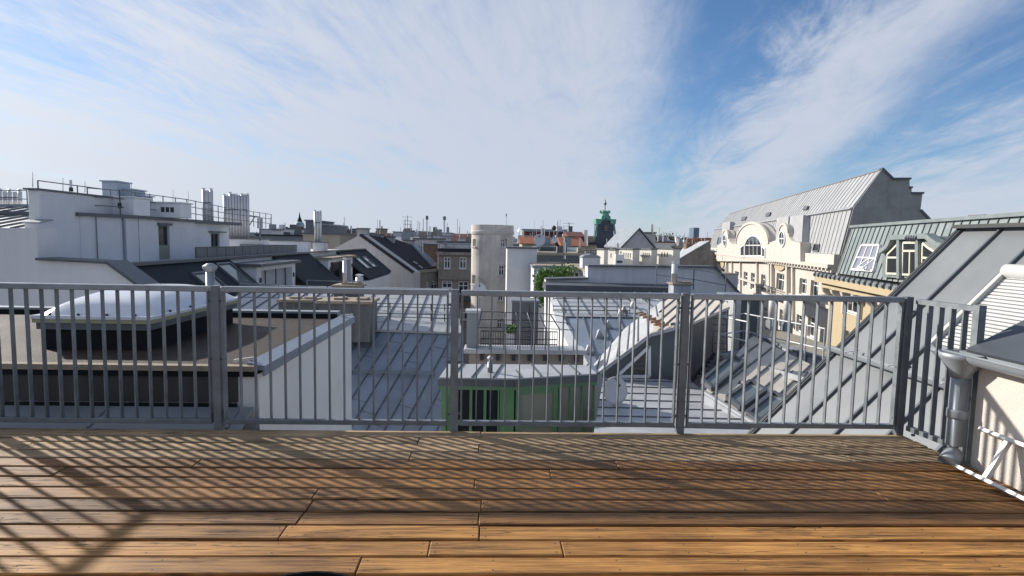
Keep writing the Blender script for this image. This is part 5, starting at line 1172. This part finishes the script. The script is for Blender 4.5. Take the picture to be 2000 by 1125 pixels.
# 6-pane roof window
q_ = [PL(x, y, pY)+nyr*.1 for x, y in ((1667, 527), (1709, 530), (1722, 480), (1687, 480))]
f = B()
for i in range(4): f.bar(q_[i], q_[(i+1) % 4], .16, .2, up=nyr)
for t_ in (1/3, 2/3): f.bar(q_[0]+(q_[1]-q_[0])*t_, q_[3]+(q_[2]-q_[3])*t_, .1, .12, up=nyr)
f.bar((q_[0]+q_[3])/2, (q_[1]+q_[2])/2, .1, .14, up=nyr)
fo = f.make('roof_window', M_WHITEP, yh); B().prism(q_, -nyr*.05).make('pane', glass('lilac_glass', (.22, .23, .29), .15), fo)
vq = [PL(x, y, pY)+nyr*.12 for x, y in ((1692, 526), (1704, 527), (1712, 506), (1701, 505))]; vv = [p+nyr*(.0 if i > 1 else .5) for i, p in enumerate(vq)]
f = B()
for i in range(4): f.bar(vv[i], vv[(i+1) % 4], .1, .08, up=nyr)
f.make('open_sash', M_WHITEP, yh)
# curved dormer: front is a vertical plane parallel to the facade
dpl = (PL(1722, 540, pY)+NF*.3, FPL[1])
def dp(px, py, off=0): return PL(px, py, (dpl[0]+NF*off, dpl[1]))
prof = [(1722, 541), (1724, 491), (1731, 487), (1739, 480), (1743, 472), (1746, 464), (1816, 461), (1826, 470), (1838, 478), (1860, 484), (1862, 548)]
B().prism([dp(*p) for p in prof], S13*4).make('dormer_body', M_PATINAG, yh)
bb = B()
for a, b in zip(prof[1:], prof[2:-1]): bb.bar(dp(*a, .1), dp(*b, .1), .3, .5, up=NF)
bb.make('dormer_hood', M_PATINAG, yh)
for x in (1759, 1796): B().bar(dp(x, 544, .1), dp(x, 466, .1), .35, .35, up=NF).make('dormer_post', M_PATINAG, yh)
def dwin(pts, mull, rails):
    f = B(); P_ = [dp(x, y, .06) for x, y in pts]
    for a, b in zip(P_, P_[1:]+P_[:1]): f.bar(a, b, .13, .1, up=NF)
    for a, b in mull+rails: f.bar(dp(*a, .06), dp(*b, .06), .12, .1, up=NF)
    fo = f.make('dormer_window', mat('cream_frame', (.62, .58, .48), .6), yh); B().prism([dp(x, y, .02) for x, y in pts], NF*.03).make('pane', G_WIN, fo)
dwin([(1732, 534), (1734, 497), (1743, 488), (1755, 476), (1755, 535)], [], [((1733, 503), (1755, 503))])
dwin([(1763, 536), (1765, 474), (1792, 474), (1790, 537)], [((1778, 491), (1777, 536))], [((1764, 490), (1792, 490))])
dwin([(1801, 537), (1803, 475), (1814, 484), (1830, 494), (1830, 540)], [], [((1802, 503), (1830, 506))])
for k in range(5): B().lathe(dp(1771+k*4.5, 468, .35), [(.1, 0), (.14, .12), (.05, .26)], 7).make('crest_ornament', M_ZINCD, yh)
p = PL(1925, 432, Gy); 
cap_ = P(1945, 424, 33); t = thing('low_chimney', 'low white chimney with flat cap on the green grey roof ridge', 'chimney', cap_-Z*.3)
B().aabb(cap_.x-.75, cap_.x+.55, 33, 33.7, cap_.z-.6, cap_.z+.02).make('stack', M_PIPE, t); B().aabb(cap_.x-.95, cap_.x+.75, 32.8, 33.9, cap_.z+.02, cap_.z+.14).make('cap_slab', M_ZINCD, t)
# ================================================================== ROOFTOPS IN THE DISTANCE
o = B().aabb(-3000, 3000, -300, 9000, -23, -22).make('ground', M_GROUND); tag(o, kind='structure')
hb = B()
rr = random.Random(11); prev = None
for k in range(61):
    x = -6000+k*200; h = 30+22*math.sin(k*.35)+18*math.sin(k*.83+1)+rr.uniform(-5, 5); top = V((x, 6500, max(8, h)))
    if prev: hb.add([V((prev.x, 6500, -23)), V((x, 6500, -23)), top, prev, V((prev.x, 7500, -23)), V((x, 7500, -23))], [[0, 1, 2, 3], [3, 2, 5, 4]])
    prev = top
tag(hb.make('hills', M_HILL), kind='structure')
def house(label, px0, px1, ytop, Y, kind='flat', wm=None, rm=None, dep=12, win=(0, 0), name='city_house', yeave=None, group=None, zb=-22, ww=.9, wh=1.4, extras=0, lit=False):
    wm = wm or M_WHITE; rm = rm or M_ZINCD
    a, b = P(px0, ytop, Y), P(px1, ytop, Y); zt = (a.z+b.z)/2; ze = zt if kind == 'flat' else P((px0+px1)/2, yeave, Y).z
    t = thing(name, label, 'building', V(((a.x+b.x)/2, Y+dep/2, zb)), group); Wd = b.x-a.x; O = V((a.x, Y, zb)); H = ze-zb
    hol = []
    if win[0]:
        for r_ in range(win[1]):
            for c in range(win[0]):
                x = Wd*(c+.5)/win[0]; z = H-.9-wh-r_*(wh+1.5); hol.append((x-ww/2, x+ww/2, z, z+wh))
        wall_holes(t, O, V((1, 0, 0)), Z, V((0, -1, 0)), Wd, H, hol, wm, .25)
        for h in hol: window(t, O, V((1, 0, 0)), Z, V((0, -1, 0)), *h, 2, (.65,), .11, .15)
        B().aabb(a.x, b.x, Y+.41, Y+dep, zb, ze).make('block', wm, t)
    else: B().aabb(a.x, b.x, Y, Y+dep, zb, ze).make('wall', wm, t)
    if kind == 'flat':
        B().aabb(a.x-.15, b.x+.15, Y-.15, Y+dep+.15, ze, ze+.22).make('roof', rm, t)
    elif kind == 'pitch':      # ridge parallel to the picture
        B().prism([V((a.x-.3, Y-.4, ze)), V((a.x-.3, Y+dep/2, zt)), V((a.x-.3, Y+dep+.4, ze))], (Wd+.6, 0, 0)).make('roof', rm, t)
    elif kind == 'gable':      # gable towards us
        m_ = (a.x+b.x)/2
        B().prism([V((a.x, Y, ze)), V((m_, Y, zt)), V((b.x, Y, ze))], (0, dep, 0)).make('gable', wm, t)
        for s0, s1 in (((a.x-.3, ze-.1), (m_, zt+.15)), ((m_, zt+.15), (b.x+.3, ze-.1))):
            B().prism([V((s0[0], Y-.3, s0[1])), V((s1[0], Y-.3, s1[1])), V((s1[0], Y-.3, s1[1]+.2)), V((s0[0], Y-.3, s0[1]+.2))], (0, dep+.6, 0)).make('roof', rm, t)
    rr = random.Random(int(px0*7+Y))
    for k in range(extras):
        x = rr.uniform(a.x+.5, b.x-.8); w_ = rr.uniform(.5, 1.4); h_ = rr.uniform(.5, 1.5); y = Y+rr.uniform(.5, dep*.7)
        zz_ = ze+.2 if kind == 'flat' else ze
        c_ = B().aabb(x, x+w_, y, y+.9, zz_, (ze if kind == 'flat' else zt)+h_).make('chimney', [M_WHITE, M_LEAD, M_BEIGE, M_ZINC][rr.randrange(4)], t)
        if rr.random() < .5: B().tube([V((x+.2, y+.3, zt+h_)), V((x+.2, y+.3, zt+h_+rr.uniform(.6, 2.0)))], .07, 6).make('pipe', M_STEEL, c_)
    return t
PAL = mat('pale_far_render', (.46, .46, .48), .9, 0, .1, .3); MUS = mat('beige_far_render', (.40, .36, .29), .9, 0, .12, .4); GRY = mat('grey_far_clad', (.14, .16, .18), .7, 0, .12, .5)
house('long pale office block with ribbon windows left of the domed turret', 508, 576, 449, 120, 'flat', PAL, M_ZINC, 14, (9, 3), extras=6)
house('low grey flat house with two dark openings on the left skyline', 531, 548, 450, 105, 'flat', PAL, M_ZINCD, 10, (2, 2), extras=1)
house('small white flat roof room right of the grey flat house', 556, 571, 448, 100, 'flat', M_WHITE, M_ZINCD, 8, extras=1)
house('dark sunken roofs in front of the pale office block', 500, 600, 461, 84, 'flat', GRY, M_SLATE, 10, extras=5)
house('tall dark grey clad block behind the three slim flues', 597, 614, 432, 84, 'flat', GRY, GRY, 10)
house('dark grey clad block with lower roof right of the three slim flues', 614, 642, 440, 82, 'flat', GRY, M_ZINC, 10)
house('mustard beige rear wall behind the three slim flues', 592, 664, 458, 72, 'flat', MUS, M_ZINCD, 8)
house('small grey house with flat roof left of the gable chimney', 673, 694, 452, 95, 'flat', M_BEIGE, M_ZINC, 8, extras=1)
house('low dark tiled roof left of the plain gable', 645, 700, 463, 75, 'pitch', M_BEIGE, M_SLATE2, 8, yeave=482)
house('blue grey roof house with thin dark chimney near the gable', 650, 676, 449, 110, 'flat', GRY, M_ZINCD, 9, extras=2)
house('long white roof storey with technical boxes left of the round tower', 768, 880, 455, 120, 'flat', PAL, M_ZINC, 12, (14, 2), extras=7)
house('second long pale roof storey below the technical boxes', 790, 893, 462, 104, 'flat', M_WHITE, M_ZINC, 10, (10, 2), extras=5)
house('grey metal roofed house below the technical boxes', 768, 820, 463, 92, 'pitch', PAL, M_ZINC, 10, yeave=472, extras=2)
house('row of low pale roof walls with small openings', 808, 862, 468, 86, 'flat', PAL, M_ZINCD, 7, (6, 1), extras=4)
house('red tiled roof just left of the round tower', 884, 926, 456, 96, 'pitch', PAL, M_TILED, 9, yeave=474)
house('white low terrace wall under the red roof left of the tower', 870, 920, 474, 82, 'flat', M_WHITE, M_ZINCD, 6, extras=2)
house('brown brick rear wall between the dark roof and the beige house', 826, 858, 479, 74, 'flat', M_BRICK, M_ZINCD, 8)
house('white slim roof block beside the brown brick wall', 855, 864, 474, 73, 'flat', M_WHITE, M_ZINCD, 3)
house('orange red tiled roof behind the big satellite dish', 1020, 1078, 462, 86, 'pitch', MUS, M_TILE, 9, yeave=476)
house('orange red tiled roof right of the dishes', 1100, 1140, 463, 84, 'pitch', MUS, M_TILE, 9, yeave=480)
house('dark red roof house behind the right orange roof', 1112, 1140, 452, 110, 'pitch', M_TILED, M_TILED, 9, yeave=462)
house('brown roofs under a flat green strip behind the dishes', 1024, 1120, 453, 130, 'flat', M_TILED, M_ZINC, 9, (12, 1), extras=5)
house('long pale green roof edge on the skyline behind the dishes', 1020, 1108, 449, 190, 'flat', mat('pale_green_clad', (.28, .36, .36), .8), M_ZINC, 9)
house('grey roof house with pale pipes below the orange roofs', 1052, 1100, 486, 62, 'flat', M_ZINCD, M_ZINCD, 8, extras=3)
house('grey low sheet roof right of the shaft with white pipe', 1098, 1142, 484, 64, 'pitch', M_BEIGE, M_ZINC, 8, yeave=496, extras=1)
house('long grey roof terrace edge behind the white shaft', 1050, 1150, 499, 52, 'flat', M_ZINCD, M_GRAVEL, 7, extras=2)
house('ornate beige house left of the green topped tower', 1140, 1166, 468, 112, 'pitch', MUS, M_SLATE2, 10, (3, 2), yeave=478, extras=3)
house('plain pale gable house right of the green topped tower', 1217, 1279, 449, 82, 'gable', mat('lilac_grey_render', (.44, .45, .49), .9), M_ZINC, 12, yeave=484)
house('flat roofed pale block with a steel flue behind the pale gable', 1258, 1280, 456, 84.5, 'flat', PAL, M_ZINCD, 5)
house('distant long flat dark roofed block above the trees', 1281, 1314, 464, 300, 'flat', PAL, GRY, 20, (8, 2))
house('distant blue glass high-rise on the right skyline', 1355, 1366, 445, 900, 'flat', glass('far_tower_glass', (.12, .17, .23), .25), GRY, 20)
house('distant low house row left of the cream house', 1296, 1345, 473, 160, 'flat', PAL, M_ZINC, 14, (8, 2), extras=4)
# skyline filler rows (far roofs that nothing tells apart)
USED = set()
rr = random.Random(5)
for Y, n, ylo, yhi in ((118, 24, 3.0, 14.0), (150, 22, 1.0, 9.0), (230, 26, 1.0, 8), (380, 30, .0, 6)):
    for k in range(n):
        px = 400+k*(1000/n)+rr.uniform(-8, 8); w = rr.uniform(20, 46); hy = 458.5+(px-400)*.0199; yt = hy+rr.uniform(-4, yhi)
        kd = rr.choice(['flat', 'pitch', 'flat']); wm_, wn_ = rr.choice([(PAL, 'pale grey'), (M_WHITE, 'white'), (MUS, 'mustard'), (M_BEIGE, 'old beige')]); rm_, rn_ = rr.choice([(M_ZINC, 'grey metal'), (M_ZINCD, 'dark metal'), (M_SLATE2, 'black tiled'), (M_TILED, 'dark red'), (M_ZINC, 'grey metal')])
        wh_ = [t_ for lim, t_ in ((500, 'behind the nine flue pipes'), (570, 'left of the domed turret'), (640, 'behind the three slim flues'), (705, 'left of the plain gable'), (790, 'above the dark tiled roof'), (850, 'below the telecom masts'), (918, 'just left of the round tower'), (1005, 'behind the round tower'), (1060, 'behind the big dish'), (1110, 'behind the small dish'), (1165, 'left of the green topped tower'), (1220, 'right of the green topped tower'), (1285, 'behind the pale gable house'), (1340, 'above the white chimney blocks'), (3000, 'left of the cream house')) if px < lim][0]
        dn_ = {118: 'Nearer', 150: 'Middle distance', 230: 'Far', 380: 'Farthest'}[Y]
        lb_ = f'{dn_} {wn_} house with {"flat" if kd == "flat" else "pitched"} {rn_} roof {wh_}'
        while lb_ in USED: lb_ += ', further right'
        USED.add(lb_)
        house(lb_, px, px+w, yt, Y, kd, wm_, rm_, rr.uniform(8, 16), (0, 0), yeave=yt+5, group='far city roofs', name='far_house', extras=4)
# masts, aerials and pipes on the skyline
def mast(label, x, y0, y1, Y, r=.06, kind=0, name='roof_mast', cat='mast'):
    p, q_ = P(x, y1, Y), P(x, y0, Y); t = thing(name, label, cat, p); B().tube([p, q_], r, 6).make('pole', M_STEEL if kind != 2 else M_GALV, t); h = q_.z-p.z
    if kind == 1: B().lathe(q_-Z*h*.22, [(r*1.9, 0), (r*1.9, h*.2)], 8).make('aerial_head', M_GALV, t)
    if kind == 2:
        for k in range(3): B().tube([q_+V((-.9+.1*k, 0, -h*.08-k*h*.2)), q_+V((.9-.1*k, 0, -h*.08-k*h*.2))], r*.6, 5).make('aerial_bar', M_GALV, t)
    if kind == 3: B().lathe(q_-Z*.35, [(.1, 0), (.36, .15), (.4, .35), (.3, .6), (.05, .72)], 10).make('vent_ball', M_DARK, t)
mast('left telecom mast with box head on the pale skyline storey', 834, 421, 458, 100, .13, 1); mast('right telecom mast with box head on the pale skyline storey', 868, 422, 458, 100, .15, 1)
mast('tv aerial with cross bars left of the telecom masts', 796, 421, 457, 100, .05, 2); mast('thin pole between the right telecom mast and the round tower', 893.5, 427, 460, 90, .05); mast('very thin short pole beside the round tower', 898, 433, 462, 90, .03)
mast('thin pole with tiny head on top of the round tower', 989, 417, 442, 55, .03, 1); mast('brown pipe on the chimney behind the dark ridge', 742, 430, 462, 80, .09); mast('thin pole left of the brown pipe', 737.5, 428, 462, 80, .03)
mast('thin dark chimney pipe on the blue grey roof house', 652, 441, 462, 100, .13); mast('slim white chimney pipe left of the gable', 686, 441, 468, 88, .12); mast('pale pipe beside the brown brick wall', 825, 470, 495, 68, .12)
mast('dark ball vent on the skyline behind the dishes', 1082, 445, 462, 90, .05, 3); mast('thin aerial right of the ball vent', 1111, 434, 462, 90, .04, 2); mast('hair thin pole behind the big dish', 1044, 429, 462, 90, .02)
mast('white pipe standing before the orange roof', 1103, 474, 506, 52, .12); mast('steel flue on the block behind the pale gable', 1274, 438, 458, 84.5, .2); mast('thin pole before the green topped tower', 1185, 466, 500, 50, .04); mast('dark pipe between the chimney blocks', 1207, 475, 490, 48, .1)
mast('stone pinnacle left of the green topped tower', 1145, 449, 480, 108, .35); mast('short white post by the orange roof', 1057, 442, 462, 110, .1)
# domed turret far left
tt = thing('domed_turret', 'small distant turret with pale green copper dome and dark spire', 'tower', P(585, 470, 160)-Z*20); c_ = P(585.5, 444, 160); c_ = V((c_.x, 160, c_.z))
B().lathe(c_, [(1.1, -14), (1.1, .0)], 12).make('shaft', M_SLATE, tt); B().lathe(c_, [(1.25, 0), (1.3, .5), (1.15, 1.1), (.7, 1.6)], 12).make('dome', mat('pale_patina', (.32, .48, .45), .7), tt, smooth=True)
B().lathe(c_, [(.75, 1.55), (.6, 2.0), (.25, 2.9), (.05, 4.2)], 10).make('spire', M_SLATE, tt)
# green topped tower
gt = thing('green_topped_tower', 'dark slate tower roof with green copper crown and finial', 'tower', P(1182, 490, 120)-Z*22)
Yg = 120.; zb_, zt_ = P(1182, 500, Yg).z, P(1182, 436, Yg).z; xc = P(1182, 460, Yg).x; wb_, wt = P(1205, 480, Yg).x-xc, P(1198.5, 440, Yg).x-xc
def ring(w, z): return [V((xc-w, Yg, z)), V((xc+w, Yg, z)), V((xc+w, Yg+2*w, z)), V((xc-w, Yg+2*w, z))]
vs = ring(wb_*1.08, zb_)+ring(wb_, zb_+2)+ring(wt*1.03, (zb_+zt_)/2+1.2)+ring(wt, zt_)
vs = [v if i < 12 else v+Z*.9 for i, v in enumerate(vs)]
fs = [[i*4+k, i*4+(k+1) % 4, (i+1)*4+(k+1) % 4, (i+1)*4+k] for i in range(3) for k in range(4)]+[[12, 13, 14, 15], [3, 2, 1, 0]]
for s_ in (0, 0): pass
B().add([V((v.x, Yg+(v.y-Yg)-((v.y-Yg)/2-(wt if 0 else 0))*0, v.z)) for v in vs], fs).make('slate_roof', mat('blue_slate', (.055, .075, .105), .55, 0, .2, 2), gt)
for s_ in (-1, 1): B().bar(V((xc+s_*wb_*1.0, Yg-.05, zb_+2)), V((xc+s_*wt, Yg-.05, zt_)), .35, .3, up=V((0, 1, 0))).make('copper_hip', M_PATINA, gt)
z1 = zt_
prof = [(-wt-.35, -.2), (-wt-.45, .9), (-wt*.6, .8), (-.9, 1.5), (0, 2.1), (.9, 1.5), (wt*.6, .8), (wt+.45, .9), (wt+.35, -.2), (wt*.6, -.2), (.9, .5), (0, 1.1), (-.9, .5), (-wt*.6, -.2)]
B().prism([V((xc+x, Yg-.4, z1+z)) for x, z in prof], (0, 2*wt, 0)).make('copper_crown', M_PATINA, gt)
yc = Yg+wt*.6
B().lathe((xc, yc, z1+.6), [(1.35, 0), (1.0, .7), (.85, 1.4), (1.0, 1.9), (.7, 2.1)], 8).make('lantern', M_PATINA, gt)
for k in range(6): a = k*math.pi/3; B().lathe((xc+1.0*math.cos(a), yc+1.0*math.sin(a), z1+2.2), [(.12, 0), (.22, .3), (.08, .6)], 6).make('volute', M_PATINA, gt)
zt3 = P(1182, 389, Yg).z
B().tube([V((xc, yc, z1+2.4)), V((xc, yc, zt3))], .09, 6).make('finial_rod', M_ZINCD, gt); B().lathe((xc, yc, zt3-1.3), [(.05, 0), (.36, .4), (.2, .6), (.04, 1.1)], 8).make('finial_knob', M_ZINCD, gt)
B().lathe((xc, Yg-.25, z1-1.6), [(.5, 0), (.5, .1)], 8).make('oculus_sill', M_ZINC, gt); B().prism([V((xc+.5*math.cos(k*math.pi/4), Yg-.45, z1-.9+.6*math.sin(k*math.pi/4))) for k in range(8)], (0, .5, 0)).make('oculus', G_WIN, gt)
# chimney blocks on the flat roof behind the grey wall
fl = thing('gravel_roof_house', 'gravel covered flat roof carrying white chimney blocks behind the grey wall', 'building', P(1230, 540, 42)-Z*20)
a, b = P(1120, 518, 42), P(1375, 520, 42); B().aabb(a.x, b.x, 36, 48, -22, a.z-.2).make('wall', M_GREYW, fl); B().aabb(a.x, b.x, 36, 48, a.z-.2, a.z-.1).make('gravel', M_GRAVEL, fl)
zg = a.z-.1; WARM = mat('warm_white_render', (.70, .67, .61), .9, 0, .06, 1)
for k, (x0, x1, yt, Y, slots, lab) in enumerate(((1165, 1188, 485, 43, 0, 'white chimney block nearest the grey dome light, without slots'), (1189, 1209, 486, 43.5, 1, 'narrow white chimney block with a small grille'), (1211, 1249, 485, 42, 4, 'wide white chimney block with slots, third from the right'), (1250, 1284, 485, 42, 4, 'white chimney block with four slots, second from right'), (1286, 1330, 484, 41.5, 3, 'rightmost white chimney block with three slots'))):
    xm = x0+(x1-x0)*.66; fr = P(xm, yt, Y); zt_ = fr.z; fr = V((fr.x, fr.y, 0))
    wl_ = (xm-x0)/1100*Y; dl = V((.45, -.89, 0)); ll_ = wl_/.655; lf = fr-dl*ll_; dr_ = V((.89, .45, 0)); rt_ = fr+dr_*((x1-xm)/1100*Y/.79)
    t = thing('chimney_block', lab, 'chimney', V((fr.x, fr.y+.5, zg)))
    B().prism([V((p.x, p.y, zg)) for p in (lf, fr, rt_, lf+rt_-fr)], Z*(zt_-.1-zg)).make('stack', WARM, t)
    o1, o2 = dl*.08, dr_*.08
    B().prism([V((p.x, p.y, zt_-.1)) for p in (lf-o1-o2, fr+o1-o2, rt_+o1+o2, lf+rt_-fr-o1+o2)], Z*.1).make('cap', M_ZINCD, t)
    for j in range(slots):
        p = lf+dl*(ll_*(.28+.17*j)); B().box(V((p.x, p.y, zt_-.72))-dr_*.012, dl*.09, dr_*.03, Z*.36).make('slot', M_DARK, t)
d_ = thing('grey_dome_light', 'grey boxed roof light with curved lid beside the chimney blocks', 'rooflight', P(1154, 515, 40)-Z*.2); p, q_ = P(1138, 503, 40), P(1172, 515, 40)
B().aabb(p.x, q_.x, 40, 41.3, zg, p.z).make('box', M_GREYL, d_)
B().prism([V((p.x-.08, 39.95, p.z)), V((q_.x+.08, 39.95, p.z)), V((q_.x-.1, 39.95, p.z+.16)), V(((p.x+q_.x)/2, 39.95, p.z+.26)), V((p.x+.12, 39.95, p.z+.16))], (0, 1.4, 0)).make('lid', M_ZINC, d_)
b_ = P(1207, 518, 40.5); t = thing('white_vent_box', 'small white ventilation box in front of the chimney blocks', 'vent', V((b_.x, 40.5, zg))); B().aabb(b_.x-.2, b_.x+.45, 40.5, 41, zg, P(1207, 497, 40.5).z).make('box', M_WHITEP, t); B().aabb(b_.x-.1, b_.x+.3, 40.48, 40.5, zg+.4, zg+.55).make('grille', M_DARK, t)
# far gable with row of terracotta pots
gp_ = thing('pale_roof_house', 'house with pale metal roof and row of terracotta chimney pots', 'building', P(1355, 510, 62)-Z*22)
pl6 = (V((0, 58, 0)), V((0, 1, 0))); q_ = poly_px(pl6, [(1322, 510), (1385, 473), (1392, 520), (1392, 640), (1322, 640)])
B().prism(q_, (0, 1, 0)).make('gable_wall', M_BEIGE, gp_); B().prism([q_[0]+V((0, -.1, .05)), q_[1]+V((0, -.1, .05)), P(1342, 476, 66), P(1326, 497, 66)], Z*.12).make('roof', M_ZINCL, gp_)
for k in range(8): p = P(1343+k*6, 474-k*.2, 62); B().lathe((p.x, 62, p.z-.2), [(.16, 0), (.14, .55), (.17, .6), (.17, .68)], 8).make('chimney_pot', M_TERRA, gp_)
a, b = P(1340, 474, 61.7), P(1388, 472, 61.7); B().aabb(a.x, b.x, 61.6, 62.4, a.z-2.5, a.z-.12).make('chimney_wall', M_BRICK, gp_)
# trees beyond
for k, (x, y, Y, w_, h_, lab) in enumerate(((1290, 472, 210, 5.5, 4.5, 'dark green tree crown far behind the chimney blocks, left one'), (1304, 473, 220, 6, 4.5, 'dark green tree crown far behind the chimney blocks, middle one'), (1322, 476, 200, 5, 3.6, 'dark green tree crown far behind the chimney blocks, right one'), (560, 458, 230, 5, 4, 'far tree crown on the left skyline before the turret'))):
    c_ = P(x, y, Y); t = thing('tree', lab, 'tree', V((c_.x, Y, -22)), 'trees far behind the roofs')
    B().tube([V((c_.x, Y, -22)), V((c_.x, Y, c_.z-2)), V((c_.x+.4, Y, c_.z+1))], [.4, .3, .1], 7).make('trunk', M_STONE, t)
    cl_ = [(random.Random(k*9+j).gauss(0, .5), random.Random(k*5+j+40).gauss(0, .5), random.Random(k*3+j+80).gauss(0, .4)) for j in range(9)]
    def tp_(r_, c_=c_, cl_=cl_, w_=w_, h_=h_):
        q = cl_[r_.randrange(9)]; return c_+V((q[0]*w_*.6+r_.gauss(0, w_*.2), q[1]*w_*.5+r_.gauss(0, w_*.2), q[2]*h_*.7+r_.gauss(0, h_*.2)))
    leaves(t, tp_, 1500, .32, M_TREE, 'crown', k+20)
